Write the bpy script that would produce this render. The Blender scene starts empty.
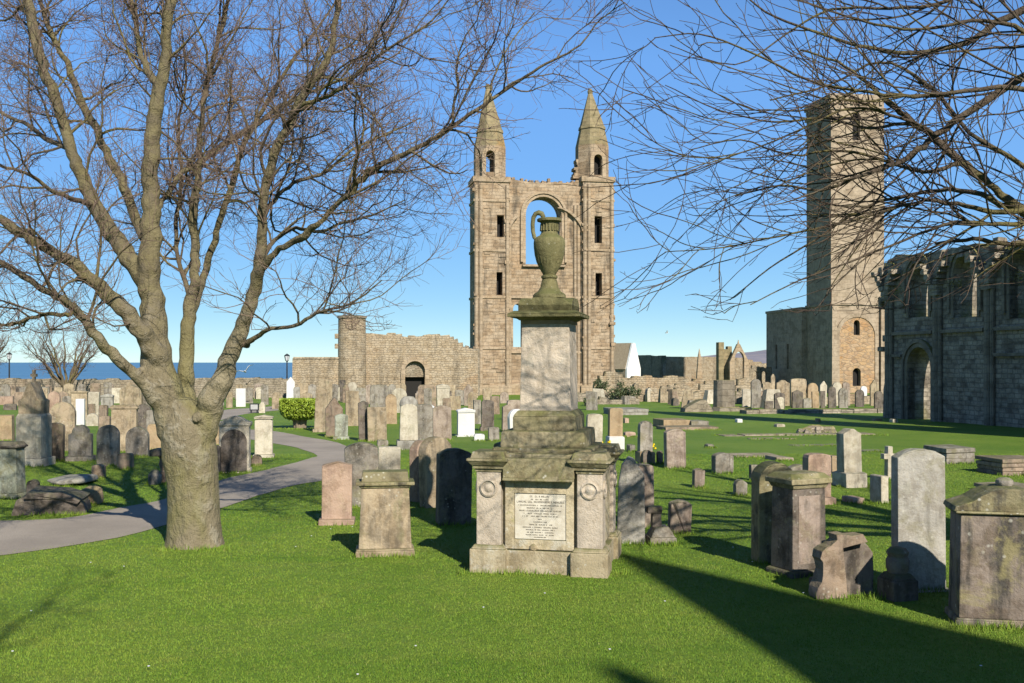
import bpy, bmesh, math, random
import numpy as np
from mathutils import Vector, Matrix
random.seed(7)
RNG = np.random.default_rng(11)
R = math.radians
SC = bpy.context.scene
COL = SC.collection

# ------------------------------------------------------------------ camera, sky, sun, exposure
CAM_H = 2.0
F = 1024 * 35.0 / 36.0
HORIZON = 362.0
cam_data = bpy.data.cameras.new('camera')
cam_data.lens = 35.0
cam_data.sensor_width = 36.0
cam_data.shift_y = (HORIZON - 341.5) / 1024.0
cam_data.clip_start = 0.1
cam_data.clip_end = 60000.0
cam = bpy.data.objects.new('camera', cam_data)
COL.objects.link(cam)
cam.location = (0, 0, CAM_H)
cam.rotation_euler = (R(90), 0, 0)
SC.camera = cam

SUN_AZ = Vector((0.40, -0.9165, 0)).normalized()          # towards the sun: behind the camera, to the right
SUN_EL = R(35)
world = bpy.data.worlds.new('World')
SC.world = world
world.use_nodes = True
wn = world.node_tree.nodes
wl = world.node_tree.links
wn.clear()
sky = wn.new('ShaderNodeTexSky')
sky.sky_type = 'NISHITA'
sky.sun_disc = False
sky.sun_elevation = SUN_EL
sky.sun_rotation = math.atan2(SUN_AZ.x, SUN_AZ.y)
sky.altitude = 20
sky.air_density = 0.8
sky.dust_density = 0.0
sky.ozone_density = 8.0
bg = wn.new('ShaderNodeBackground')
bg.inputs['Strength'].default_value = 0.122
wo = wn.new('ShaderNodeOutputWorld')
# evens the sky's brightness from horizon to zenith (the camera's tone curve), hue untouched
spl = wn.new('ShaderNodeSeparateColor')
wl.new(sky.outputs[0], spl.inputs[0])
pw_ = wn.new('ShaderNodeMath'); pw_.operation = 'POWER'; pw_.inputs[1].default_value = -0.85
wl.new(spl.outputs[2], pw_.inputs[0])
mu_ = wn.new('ShaderNodeMath'); mu_.operation = 'MULTIPLY'; mu_.inputs[1].default_value = 3.45
wl.new(pw_.outputs[0], mu_.inputs[0])
sc_ = wn.new('ShaderNodeVectorMath'); sc_.operation = 'SCALE'
mn_ = wn.new('ShaderNodeMath'); mn_.operation = 'MINIMUM'; mn_.inputs[1].default_value = 0.9
wl.new(mu_.outputs[0], mn_.inputs[0])
wl.new(sky.outputs[0], sc_.inputs[0]); wl.new(mn_.outputs[0], sc_.inputs['Scale'])
tn_ = wn.new('ShaderNodeVectorMath'); tn_.operation = 'MULTIPLY'; tn_.inputs[1].default_value = (0.95, 1.03, 1.0)
wl.new(sc_.outputs[0], tn_.inputs[0])
wl.new(tn_.outputs[0], bg.inputs[0])
wl.new(bg.outputs[0], wo.inputs[0])

sun_data = bpy.data.lights.new('sun', 'SUN')
sun_data.energy = 5.0
sun_data.angle = R(0.55)
sun_data.color = (1.0, 0.93, 0.82)
sun = bpy.data.objects.new('sun', sun_data)
COL.objects.link(sun)
sdir = Vector((SUN_AZ.x * math.cos(SUN_EL), SUN_AZ.y * math.cos(SUN_EL), math.sin(SUN_EL)))
sun.rotation_euler = sdir.to_track_quat('Z', 'Y').to_euler()
sun.location = (8, -15, 20)

SC.view_settings.view_transform = 'Standard'
SC.view_settings.look = 'None'
SC.view_settings.gamma = 1.0
SC.view_settings.use_curve_mapping = False
SC.view_settings.exposure = 0.76
SC.cycles.max_bounces = 5
SC.cycles.diffuse_bounces = 3
SC.cycles.glossy_bounces = 2
SC.cycles.transparent_max_bounces = 4

# ------------------------------------------------------------------ ground profile and placing helpers
SLOPE = 0.016
def gz(y):
    """ground height: level near the camera, then falling gently towards the sea"""
    return -SLOPE * max(0.0, y - 20.0)
def row_of(y):
    return HORIZON + (CAM_H - gz(y)) / y * F
def dist_of_row(r):
    q = r - HORIZON
    y = CAM_H * F / q
    if y > 20.0:
        y = (CAM_H - 20 * SLOPE) * F / (q - SLOPE * F)
    return y
def ground_at(px, r):
    y = dist_of_row(r)
    return Vector(((px - 512.0) * y / F, y, gz(y)))
def at(px, r, y):
    return Vector(((px - 512.0) * y / F, y, CAM_H - (r - HORIZON) * y / F))

# ------------------------------------------------------------------ object helpers
def link(name, me, mats=None, parent=None, loc=None, rz=0.0):
    o = bpy.data.objects.new(name, me)
    COL.objects.link(o)
    if mats is not None and me is not None:
        if not isinstance(mats, (list, tuple)):
            mats = [mats]
        for m in mats:
            me.materials.append(m)
    if parent is not None:
        o.parent = parent
    if loc is not None:
        o.location = loc
    if rz:
        o.rotation_euler = (0, 0, rz)
    return o
def tag(o, label=None, cat=None, group=None, kind=None):
    if label: o['label'] = label
    if cat: o['category'] = cat
    if group: o['group'] = group
    if kind: o['kind'] = kind
    return o
def thing(name, label, cat, loc=(0, 0, 0), rz=0.0, group=None):
    o = bpy.data.objects.new(name, None)
    COL.objects.link(o)
    o.location = loc
    o.rotation_euler = (0, 0, rz)
    o.empty_display_size = 0.3
    return tag(o, label, cat, group)

class MB:
    """collects shapes in one bmesh, then links them as ONE mesh object"""
    def __init__(self):
        self.bm = bmesh.new()
    def frustum(self, w0, d0, z0, w1, d1, z1, cx=0, cy=0, cx1=None, cy1=None):
        cx1 = cx if cx1 is None else cx1
        cy1 = cy if cy1 is None else cy1
        b = self.bm
        v = [b.verts.new((cx + sx * w0 / 2, cy + sy * d0 / 2, z0)) for sx, sy in ((-1, -1), (1, -1), (1, 1), (-1, 1))]
        t = [b.verts.new((cx1 + sx * w1 / 2, cy1 + sy * d1 / 2, z1)) for sx, sy in ((-1, -1), (1, -1), (1, 1), (-1, 1))]
        b.faces.new(v[::-1]); b.faces.new(t)
        for i in range(4):
            b.faces.new((v[i], v[(i + 1) % 4], t[(i + 1) % 4], t[i]))
        return self
    def box(self, w, d, z0, z1, cx=0, cy=0):
        return self.frustum(w, d, z0, w, d, z1, cx, cy)
    def ngon(self, n, r0, z0, r1, z1, cx=0, cy=0, rot=0.0):
        b = self.bm
        v = [b.verts.new((cx + r0 * math.cos(rot + 2 * math.pi * i / n), cy + r0 * math.sin(rot + 2 * math.pi * i / n), z0)) for i in range(n)]
        t = [b.verts.new((cx + r1 * math.cos(rot + 2 * math.pi * i / n), cy + r1 * math.sin(rot + 2 * math.pi * i / n), z1)) for i in range(n)]
        b.faces.new(v[::-1]); b.faces.new(t)
        for i in range(n):
            b.faces.new((v[i], v[(i + 1) % n], t[(i + 1) % n], t[i]))
        return self
    def lathe(self, prof, n=32, cx=0, cy=0, flute=None):
        b = self.bm
        rings = []
        for r, z in prof:
            ring = []
            for i in range(n):
                a = 2 * math.pi * i / n
                rr = r
                if flute and flute[0] < z < flute[1]:
                    rr = r * (1 - 0.045 * (i % 2))
                ring.append(b.verts.new((cx + rr * math.cos(a), cy + rr * math.sin(a), z)))
            rings.append(ring)
        for a, c in zip(rings, rings[1:]):
            for i in range(n):
                b.faces.new((a[i], a[(i + 1) % n], c[(i + 1) % n], c[i]))
        b.faces.new(rings[0][::-1]); b.faces.new(rings[-1])
        return self
    def prism(self, pts, d0, d1):
        """outline (x,z) swept in y from d0 to d1"""
        b = self.bm
        f = [b.verts.new((x, d0, z)) for x, z in pts]
        k = [b.verts.new((x, d1, z)) for x, z in pts]
        n = len(pts)
        b.faces.new(f); b.faces.new(k[::-1])
        for i in range(n):
            b.faces.new((f[(i + 1) % n], f[i], k[i], k[(i + 1) % n]))
        return self
    def tube(self, pts, rad, n=8):
        v, f = tube_arrays(np.array(pts, float), np.array(rad, float), n)
        vs = [self.bm.verts.new(p) for p in v]
        for q in f:
            self.bm.faces.new([vs[i] for i in q])
        return self
    def transform(self, m):
        bmesh.ops.transform(self.bm, matrix=m, verts=self.bm.verts)
        return self
    def jitter(self, a):
        for v in self.bm.verts:
            v.co += Vector((random.uniform(-a, a), random.uniform(-a, a), random.uniform(-a, a)))
        return self
    def build(self, name, mats, parent=None, bevel=0.0, loc=None, rz=0.0, smooth=False, segs=2):
        b = self.bm
        bmesh.ops.recalc_face_normals(b, faces=b.faces)
        if bevel > 0:
            es = [e for e in b.edges if len(e.link_faces) == 2 and e.calc_face_angle(0) > R(28)]
            bmesh.ops.bevel(b, geom=es, offset=bevel, segments=segs, affect='EDGES', profile=0.6, clamp_overlap=True)
        me = bpy.data.meshes.new(name)
        b.to_mesh(me); b.free()
        if smooth:
            me.shade_smooth() if hasattr(me, 'shade_smooth') else None
            try:
                me.set_sharp_from_angle(angle=R(40))
            except Exception:
                pass
        return link(name, me, mats, parent, loc, rz)

def build_split(mb, name, mats, parent=None, bevel=0.0, loc=None, rz=0.0):
    """each separate shape of the collector becomes its own object of the same kind"""
    b = mb.bm
    b.verts.ensure_lookup_table()
    seen = set(); groups = []
    for v in b.verts:
        if v in seen: continue
        st = [v]; seen.add(v); comp = []
        while st:
            q = st.pop(); comp.append(q)
            for e in q.link_edges:
                o = e.other_vert(q)
                if o not in seen: seen.add(o); st.append(o)
        groups.append(comp)
    for comp in groups:
        m = MB(); mp = {v: m.bm.verts.new(v.co) for v in comp}
        for f in {f for v in comp for f in v.link_faces}:
            m.bm.faces.new([mp[v] for v in f.verts])
        m.build(name, mats, parent, bevel, loc, rz)
    b.free()

def tube_arrays(P, rad, n):
    """tube along P (N,3) with radii; capped at the thick end, pointed at the thin end"""
    N = len(P)
    T = np.zeros_like(P)
    T[1:-1] = P[2:] - P[:-2]; T[0] = P[1] - P[0]; T[-1] = P[-1] - P[-2]
    T /= np.maximum(np.linalg.norm(T, axis=1, keepdims=True), 1e-9)
    a = np.array([0.31, 0.82, 0.47])
    if abs(T[0] @ a) > 0.9: a = np.array([0.9, -0.1, 0.3])
    U = a - T * (T @ a)[:, None]
    U /= np.maximum(np.linalg.norm(U, axis=1, keepdims=True), 1e-9)
    V = np.cross(T, U)
    ang = np.arange(n) * 2 * np.pi / n
    ring = P[:, None, :] + rad[:, None, None] * (np.cos(ang)[None, :, None] * U[:, None, :] + np.sin(ang)[None, :, None] * V[:, None, :])
    v = ring.reshape(-1, 3)
    i = np.arange(N - 1)[:, None] * n
    j = np.arange(n)[None, :]
    jn = (j + 1) % n
    f = np.stack([i + j, i + jn, i + n + jn, i + n + j], axis=-1).reshape(-1, 4)
    return v, f
class Tubes:
    def __init__(self):
        self.v = []; self.f = []; self.k = 0
    def add(self, P, rad, n=4):
        v, f = tube_arrays(np.asarray(P, float), np.asarray(rad, float), n)
        self.v.append(v); self.f.append(f + self.k); self.k += len(v)
    def mesh(self, name):
        v = np.concatenate(self.v).astype(np.float32); f = np.concatenate(self.f).astype(np.int32)
        me = bpy.data.meshes.new(name)
        me.vertices.add(len(v)); me.vertices.foreach_set('co', v.ravel())
        me.loops.add(f.size); me.loops.foreach_set('vertex_index', f.ravel())
        me.polygons.add(len(f))
        me.polygons.foreach_set('loop_start', np.arange(len(f), dtype=np.int32) * 4)
        me.polygons.foreach_set('use_smooth', np.ones(len(f), dtype=bool))
        me.update(calc_edges=True)
        me.validate()
        return me

def wall_mesh(name, outline, holes, depth):
    """an upright wall: outline and openings in (x,z), thickness depth in +y"""
    cu = bpy.data.curves.new(name, 'CURVE')
    cu.dimensions = '2D'; cu.fill_mode = 'BOTH'
    cu.extrude = depth / 2
    for poly in [outline] + list(holes):
        sp = cu.splines.new('POLY')
        sp.points.add(len(poly) - 1)
        for p, (x, z) in zip(sp.points, poly):
            p.co = (x, z, 0, 1)
        sp.use_cyclic_u = True
    o = bpy.data.objects.new(name, cu)
    COL.objects.link(o)
    dg = bpy.context.evaluated_depsgraph_get()
    dg.update()
    me = bpy.data.meshes.new_from_object(o.evaluated_get(dg))
    bpy.data.objects.remove(o); bpy.data.curves.remove(cu)
    me.transform(Matrix(((1, 0, 0, 0), (0, 0, -1, depth / 2), (0, 1, 0, 0), (0, 0, 0, 1))))
    bm = bmesh.new(); bm.from_mesh(me)
    bmesh.ops.remove_doubles(bm, verts=bm.verts, dist=1e-4)
    bmesh.ops.recalc_face_normals(bm, faces=bm.faces)
    bm.to_mesh(me); bm.free()
    me.name = name
    me.materials.clear()
    return me
def arch(x0, x1, z0, zt, n=10, pointed=False):
    """an arched opening: sill z0, crown zt"""
    w = x1 - x0; c = (x0 + x1) / 2
    pts = [(x0, z0), (x1, z0)]
    if pointed:
        rise = w * 0.85; zs = zt - rise
        for i in range(n + 1):
            t = i / n
            pts.append((x1 - (w / 2) * (1 - math.cos(t * math.pi / 2)) ** 1.0, zs + rise * math.sin(t * math.pi / 2)))
        for i in range(1, n + 1):
            t = 1 - i / n
            pts.append((x0 + (w / 2) * (1 - math.cos(t * math.pi / 2)), zs + rise * math.sin(t * math.pi / 2)))
    else:
        zs = zt - w / 2
        for i in range(2 * n + 1):
            t = math.pi * i / (2 * n)
            pts.append((c + w / 2 * math.cos(t), zs + w / 2 * math.sin(t)))
    return pts
def rect(x0, x1, z0, z1):
    return [(x0, z0), (x1, z0), (x1, z1), (x0, z1)]
def arch_ring(b, x0, x1, zs, zt, wdt, y0, y1, n=12, legs=0.0):
    """moulded surround of a round arch, proud of the wall: inner span x0..x1, springing zs"""
    c = (x0 + x1) / 2; r = (x1 - x0) / 2
    outer = [(c + (r + wdt) * math.cos(math.pi * i / n), zs + (r + wdt) * math.sin(math.pi * i / n)) for i in range(n + 1)]
    inner = [(c + r * math.cos(math.pi * i / n), zs + r * math.sin(math.pi * i / n)) for i in range(n + 1)]
    if legs:
        outer = [(c + r + wdt, zs - legs)] + outer + [(c - r - wdt, zs - legs)]
        inner = [(c + r, zs - legs)] + inner + [(c - r, zs - legs)]
    for i in range(len(outer) - 1):
        b.prism([inner[i], outer[i], outer[i + 1], inner[i + 1]], y0, y1)
def ragged(x0, z0, x1, z1, step=0.6, amp=0.25, rnd=random):
    """a broken masonry top edge from (x0,z0) to (x1,z1), in courses"""
    pts = []
    n = max(2, int(abs(x1 - x0) / step))
    z = z0
    for i in range(n):
        xa = x0 + (x1 - x0) * i / n; xb = x0 + (x1 - x0) * (i + 1) / n
        z = z0 + (z1 - z0) * (i + .5) / n + rnd.uniform(-amp, amp)
        s = (xb - xa)
        pts += [(xa + s * rnd.uniform(.0, .12), z + rnd.uniform(-.05, .05)), (xb - s * rnd.uniform(0.01, .12), z + rnd.uniform(-.06, .06))]
    return pts

# ------------------------------------------------------------------ materials
class NT:
    def __init__(self, name):
        self.m = bpy.data.materials.new(name)
        self.m.use_nodes = True
        self.t = self.m.node_tree
        self.t.nodes.clear()
        self.out = self.t.nodes.new('ShaderNodeOutputMaterial')
        self.b = self.t.nodes.new('ShaderNodeBsdfPrincipled')
        self.t.links.new(self.b.outputs[0], self.out.inputs[0])
        self.b.inputs['Specular IOR Level'].default_value = 0.25
    def n(self, t, **kw):
        nd = self.t.nodes.new(t)
        for k, v in kw.items():
            if k in ('inp',):
                for a, c in v.items():
                    s = nd.inputs[a]
                    if hasattr(c, 'is_output') or isinstance(c, bpy.types.NodeSocket):
                        self.t.links.new(c, s)
                    else:
                        s.default_value = c
            else:
                setattr(nd, k, v)
        return nd
    def link(self, a, b):
        self.t.links.new(a, b)
    def math(self, op, a, b=0.0):
        nd = self.n('ShaderNodeMath', operation=op)
        for i, c in enumerate((a, b)):
            if isinstance(c, bpy.types.NodeSocket): self.link(c, nd.inputs[i])
            else: nd.inputs[i].default_value = c
        return nd.outputs[0]
    def mix(self, fac, a, b, mode='MIX'):
        nd = self.n('ShaderNodeMix', data_type='RGBA', blend_type=mode)
        for s, c in ((nd.inputs[0], fac), (nd.inputs[6], a), (nd.inputs[7], b)):
            if isinstance(c, bpy.types.NodeSocket): self.link(c, s)
            elif isinstance(c, (int, float)): s.default_value = c
            else: s.default_value = (c[0], c[1], c[2], 1)
        return nd.outputs[2]
    def noise(self, vec, scale, detail=4, rough=0.6, dist=0.0):
        nd = self.n('ShaderNodeTexNoise')
        self.link(vec, nd.inputs['Vector'])
        nd.inputs['Scale'].default_value = scale
        nd.inputs['Detail'].default_value = detail
        nd.inputs['Roughness'].default_value = rough
        nd.inputs['Distortion'].default_value = dist
        return nd.outputs['Fac']
    def ramp(self, v, lo, hi):
        nd = self.n('ShaderNodeMapRange', interpolation_type='SMOOTHSTEP')
        self.link(v, nd.inputs[0])
        nd.inputs[1].default_value = lo; nd.inputs[2].default_value = hi
        return nd.outputs[0]
    def coords(self, spread=37.0):
        tc = self.n('ShaderNodeTexCoord')
        oi = self.n('ShaderNodeObjectInfo')
        mul = self.math('MULTIPLY', oi.outputs['Random'], spread)
        add = self.n('ShaderNodeVectorMath', operation='ADD')
        self.link(tc.outputs['Object'], add.inputs[0])
        cmb = self.n('ShaderNodeCombineXYZ')
        self.link(mul, cmb.inputs[0]); self.link(mul, cmb.inputs[1])
        self.link(cmb.outputs[0], add.inputs[1])
        self.rnd = oi.outputs['Random']
        self.obj = tc.outputs['Object']
        return add.outputs[0]
    def scaled(self, vec, s):
        nd = self.n('ShaderNodeMapping')
        self.link(vec, nd.inputs['Vector'])
        nd.inputs['Scale'].default_value = s
        return nd.outputs[0]
    def bump(self, h, strength, dist, prev=None):
        nd = self.n('ShaderNodeBump')
        nd.inputs['Strength'].default_value = strength
        nd.inputs['Distance'].default_value = dist
        self.link(h, nd.inputs['Height'])
        if prev is not None: self.link(prev, nd.inputs['Normal'])
        return nd.outputs[0]

def stone(name, c1, c2, dark=(0.07, 0.065, 0.055), stain=0.5, lichen=(0.33, 0.31, 0.17), lich=0.35, moss=(0.10, 0.11, 0.03), mossy=0.5,
          scale=1.0, rough=0.9, bump=0.7, spread=0.12, algae=(0.20, 0.185, 0.09)):
    """weathered gravestone: two tones, dark run stains, lichen blotches, moss on upward faces"""
    t = NT(name)
    v = t.coords()
    big = t.noise(v, 1.6 * scale, 4, 0.6, 0.4)
    col = t.mix(t.ramp(big, 0.35, 0.65), c1, c2)
    fine = t.noise(v, 40 * scale, 4, 0.7)
    col = t.mix(t.ramp(fine, 0.35, 0.7), col, t.mix(0.5, col, (0.95, 0.9, 0.8), 'MULTIPLY'), 'MIX')
    sv = t.scaled(v, (6.0, 6.0, 0.8))
    st = t.noise(sv, 1.4 * scale, 5, 0.65, 0.3)
    st2 = t.noise(v, 3.1 * scale, 5, 0.7, 0.6)
    smask = t.math('MULTIPLY', t.ramp(t.math('ADD', t.math('MULTIPLY', st, 0.55), t.math('MULTIPLY', st2, 0.45)), 0.47, 0.62), min(1.0, stain * 1.25))
    col = t.mix(smask, col, dark)
    mt = t.noise(v, 4.5 * scale, 6, 0.75, 0.3)
    col = t.mix(t.math('MULTIPLY', t.ramp(mt, 0.46, 0.60), 0.75 * min(1.0, stain * 2)), col, t.mix(1.0, col, (0.58, 0.54, 0.48), 'MULTIPLY'))
    ln = t.noise(v, 7.0 * scale, 6, 0.75, 0.2)
    ln2 = t.noise(v, 1.9 * scale, 3, 0.5)
    lm = t.math('MULTIPLY', t.math('MULTIPLY', t.ramp(ln, 0.52, 0.62), t.ramp(ln2, 0.42, 0.62)), lich)
    col = t.mix(lm, col, lichen)
    pt = t.noise(v, 2.6 * scale, 5, 0.7, 0.8)
    col = t.mix(t.math('MULTIPLY', t.ramp(pt, 0.55, 0.68), min(0.75, lich * 1.6)), col, algae)
    sp_ = t.n('ShaderNodeTexVoronoi', feature='F1'); t.link(v, sp_.inputs['Vector']); sp_.inputs['Scale'].default_value = 17 * scale
    spm = t.math('MULTIPLY', t.math('SUBTRACT', 1.0, t.ramp(sp_.outputs['Distance'], 0.12, 0.26)), t.ramp(t.noise(v, 3.4 * scale, 3, .6), 0.5, 0.62))
    col = t.mix(t.math('MULTIPLY', spm, min(0.7, lich * 1.5)), col, (0.55, 0.53, 0.44))
    geo = t.n('ShaderNodeNewGeometry')
    sep = t.n('ShaderNodeSeparateXYZ'); t.link(geo.outputs['Normal'], sep.inputs[0])
    up = t.ramp(sep.outputs[2], 0.25, 0.8)
    mm = t.math('MULTIPLY', t.math('MULTIPLY', up, t.ramp(t.noise(v, 5, 4, 0.7), 0.3, 0.55)), mossy)
    col = t.mix(mm, col, moss)
    hs = t.n('ShaderNodeHueSaturation')
    t.link(col, hs.inputs['Color'])
    t.link(t.math('ADD', t.math('MULTIPLY', t.rnd, 2 * spread), 1.0 - spread), hs.inputs['Value'])
    t.link(hs.outputs[0], t.b.inputs['Base Color'])
    t.b.inputs['Roughness'].default_value = rough
    h = t.math('ADD', t.math('MULTIPLY', fine, 0.5), t.noise(v, 12 * scale, 5, 0.7))
    t.link(t.bump(h, bump, 0.02), t.b.inputs['Normal'])
    return t.m

def masonry(name, c1, c2, c3, bw=0.55, bh=0.28, mortar=(0.20, 0.175, 0.14), stain=0.5, dark=(0.075, 0.065, 0.05), warm=(0.33, 0.19, 0.09), warmth=0.35,
            moss=(0.11, 0.11, 0.035), mossy=0.6, rubble=False, bump=0.7, bdist=0.06, msize=0.035, mfac=0.42, wobble=0.5):
    """coursed or rubble walling in object coordinates (courses run along z)"""
    t = NT(name)
    v = t.coords(0.0)
    sep = t.n('ShaderNodeSeparateXYZ'); t.link(t.obj, sep.inputs[0])
    u = t.math('ADD', sep.outputs[0], sep.outputs[1])
    wob = t.noise(v, 1.2, 3, 0.6)
    if rubble:
        cm = t.n('ShaderNodeCombineXYZ'); t.link(u, cm.inputs[0]); t.link(t.math('MULTIPLY', sep.outputs[2], bw / bh), cm.inputs[1])
        vo = t.n('ShaderNodeTexVoronoi', feature='F1'); t.link(cm.outputs[0], vo.inputs['Vector']); vo.inputs['Scale'].default_value = 1.0 / bw
        ve = t.n('ShaderNodeTexVoronoi', feature='DISTANCE_TO_EDGE'); t.link(cm.outputs[0], ve.inputs['Vector']); ve.inputs['Scale'].default_value = 1.0 / bw
        tone = t.n('ShaderNodeSeparateColor'); t.link(vo.outputs['Color'], tone.inputs[0])
        k1 = tone.outputs[0]; k2 = tone.outputs[1]
        mort = t.ramp(ve.outputs['Distance'], 0.10, 0.03)
        mort = t.math('SUBTRACT', 1.0, t.ramp(ve.outputs['Distance'], 0.02, 0.12))
    else:
        cm = t.n('ShaderNodeCombineXYZ')
        t.link(t.math('ADD', u, t.math('MULTIPLY', t.noise(v, 1.0 / bw, 2), bw * wobble)), cm.inputs[0])
        t.link(t.math('ADD', sep.outputs[2], t.math('ADD', t.math('MULTIPLY', t.noise(v, 0.7, 2), 0.10), t.math('MULTIPLY', t.noise(v, 0.9 / bw, 2), bh * wobble))), cm.inputs[1])
        br = t.n('ShaderNodeTexBrick'); t.link(cm.outputs[0], br.inputs['Vector'])
        br.inputs['Color1'].default_value = (0, 0, 0, 1); br.inputs['Color2'].default_value = (1, 1, 1, 1); br.inputs['Mortar'].default_value = (0.5, 0.5, 0.5, 1)
        br.inputs['Scale'].default_value = 1.0; br.inputs['Mortar Size'].default_value = msize * 0.5; br.inputs['Mortar Smooth'].default_value = 0.35
        br.inputs['Brick Width'].default_value = bw; br.inputs['Row Height'].default_value = bh
        br.offset = 0.37; br.squash = 0.8; br.squash_frequency = 3
        s2 = t.n('ShaderNodeSeparateColor'); t.link(br.outputs['Color'], s2.inputs[0])
        k1 = s2.outputs[0]; k2 = t.ramp(t.noise(t.scaled(v, (1 / bw * .5, 1 / bw * .5, 1 / bh * .5)), 1.0, 1), 0.4, 0.6)
        mort = br.outputs['Fac']
    col = t.mix(k1, c1, c2)
    col = t.mix(t.math('MULTIPLY', k2, 0.6), col, c3)
    wn_ = t.noise(v, 0.35, 4, 0.65, 0.5)
    col = t.mix(t.math('MULTIPLY', t.ramp(wn_, 0.52, 0.68), warmth), col, warm)
    col = t.mix(t.math('MULTIPLY', mort, mfac), col, mortar)
    fine = t.noise(v, 9, 5, 0.75)
    mot = t.noise(v, 2.2, 6, 0.75, 0.3)
    col = t.mix(t.math('MULTIPLY', t.ramp(mot, 0.48, 0.62), 0.55), col, t.mix(1.0, col, (0.55, 0.52, 0.48), 'MULTIPLY'))
    col = t.mix(t.math('MULTIPLY', t.math('SUBTRACT', 1.0, t.ramp(mot, 0.34, 0.46)), 0.4), col, t.mix(1.0, col, (1.35, 1.33, 1.3), 'MULTIPLY'))
    col = t.mix(t.math('MULTIPLY', t.ramp(fine, 0.5, 0.75), 0.45), col, t.mix(1.0, col, (0.55, 0.5, 0.45), 'MULTIPLY'))
    st = t.noise(t.scaled(v, (1.2, 1.2, 0.22)), 0.9, 5, 0.65, 0.4)
    col = t.mix(t.math('MULTIPLY', t.ramp(st, 0.50, 0.70), stain), col, dark)
    geo = t.n('ShaderNodeNewGeometry')
    sp = t.n('ShaderNodeSeparateXYZ'); t.link(geo.outputs['Normal'], sp.inputs[0])
    mm = t.math('MULTIPLY', t.math('MULTIPLY', t.ramp(sp.outputs[2], 0.2, 0.7), t.ramp(t.noise(v, 1.5, 4, 0.7), 0.25, 0.5)), mossy)
    col = t.mix(mm, col, moss)
    t.link(col, t.b.inputs['Base Color'])
    t.b.inputs['Roughness'].default_value = 0.95
    h = t.math('ADD', t.math('MULTIPLY', t.math('SUBTRACT', 1.0, mort), 0.6), t.math('ADD', t.math('MULTIPLY', fine, 0.5), t.math('MULTIPLY', k1, 0.35)))
    t.link(t.bump(h, bump, bdist), t.b.inputs['Normal'])
    return t.m

def plain(name, c, rough=0.6, c2=None, scale=8.0, bump=0.0, metal=0.0):
    t = NT(name)
    v = t.coords()
    if c2 is not None:
        col = t.mix(t.ramp(t.noise(v, scale, 5, 0.65), 0.35, 0.65), c, c2)
        t.link(col, t.b.inputs['Base Color'])
    else:
        t.b.inputs['Base Color'].default_value = (*c, 1)
    t.b.inputs['Roughness'].default_value = rough
    t.b.inputs['Metallic'].default_value = metal
    if bump:
        t.link(t.bump(t.noise(v, scale * 3, 4, 0.7), bump, 0.02), t.b.inputs['Normal'])
    return t.m

M = {}
M['buff'] = stone('buff_sandstone', (0.44, 0.355, 0.24), (0.34, 0.27, 0.18), stain=0.45, lich=0.3)
M['pink'] = stone('pink_sandstone', (0.45, 0.325, 0.245), (0.38, 0.27, 0.20), stain=0.35, lich=0.12, mossy=0.3, dark=(0.16, 0.10, 0.08))
M['pinkgrey'] = stone('pinkish_grey_stone', (0.40, 0.33, 0.265), (0.31, 0.25, 0.20), stain=0.45, lich=0.2, dark=(0.11, 0.08, 0.07))
M['grey'] = stone('grey_stone', (0.34, 0.31, 0.26), (0.24, 0.215, 0.18), stain=0.55, lich=0.3)
M['dark'] = stone('dark_weathered_and_shaded_stone', (0.13, 0.112, 0.095), (0.20, 0.165, 0.135), stain=0.7, lich=0.25, dark=(0.05, 0.045, 0.04))  # weathered stone; on several stones its darkness stands in for shade
M['pale'] = stone('pale_stone', (0.56, 0.51, 0.40), (0.46, 0.41, 0.32), stain=0.35, lich=0.2, mossy=0.35, dark=(0.17, 0.15, 0.11))
M['white'] = stone('white_marble', (0.66, 0.66, 0.64), (0.58, 0.58, 0.55), stain=0.04, lich=0.0, mossy=0.0, bump=0.08, rough=0.6, spread=0.03)
M['silver'] = stone('silver_grey_granite', (0.39, 0.37, 0.325), (0.30, 0.285, 0.25), stain=0.35, lich=0.25, lichen=(0.45, 0.45, 0.36), mossy=0.3)
M['moss'] = stone('mossy_stone', (0.30, 0.265, 0.15), (0.20, 0.175, 0.105), stain=0.75, lich=0.5, lichen=(0.30, 0.29, 0.10), mossy=0.8)
M['mosscap'] = stone('mossy_capstone', (0.27, 0.24, 0.125), (0.34, 0.295, 0.185), stain=0.6, lich=0.6, lichen=(0.22, 0.22, 0.07), mossy=0.7, dark=(0.09, 0.085, 0.05))
M['orange'] = stone('orange_sandstone', (0.44, 0.32, 0.19), (0.36, 0.27, 0.17), stain=0.3, lich=0.2, dark=(0.16, 0.11, 0.07))
M['brown'] = stone('brown_sandstone', (0.33, 0.25, 0.18), (0.25, 0.19, 0.14), stain=0.5, lich=0.3)
M['green'] = stone('algae_grey_stone', (0.36, 0.38, 0.31), (0.27, 0.29, 0.22), stain=0.45, lich=0.45, lichen=(0.42, 0.44, 0.38))
M['die'] = stone('monument_stone', (0.50, 0.43, 0.295), (0.42, 0.35, 0.225), stain=0.42, algae=(0.30, 0.265, 0.12), lich=0.55, lichen=(0.52, 0.50, 0.42), mossy=0.8, dark=(0.19, 0.16, 0.10))
M['shaft'] = stone('monument_shaft_stone', (0.60, 0.51, 0.40), (0.51, 0.44, 0.35), stain=0.28, algae=(0.36, 0.34, 0.27), lich=0.25, lichen=(0.50, 0.48, 0.43), mossy=0.3, dark=(0.22, 0.19, 0.15), scale=1.6)
M['urn'] = stone('mossy_urn_stone', (0.23, 0.21, 0.10), (0.155, 0.145, 0.065), stain=0.3, lich=0.35, lichen=(0.27, 0.25, 0.11), mossy=0.6, dark=(0.07, 0.07, 0.03), scale=2)
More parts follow.
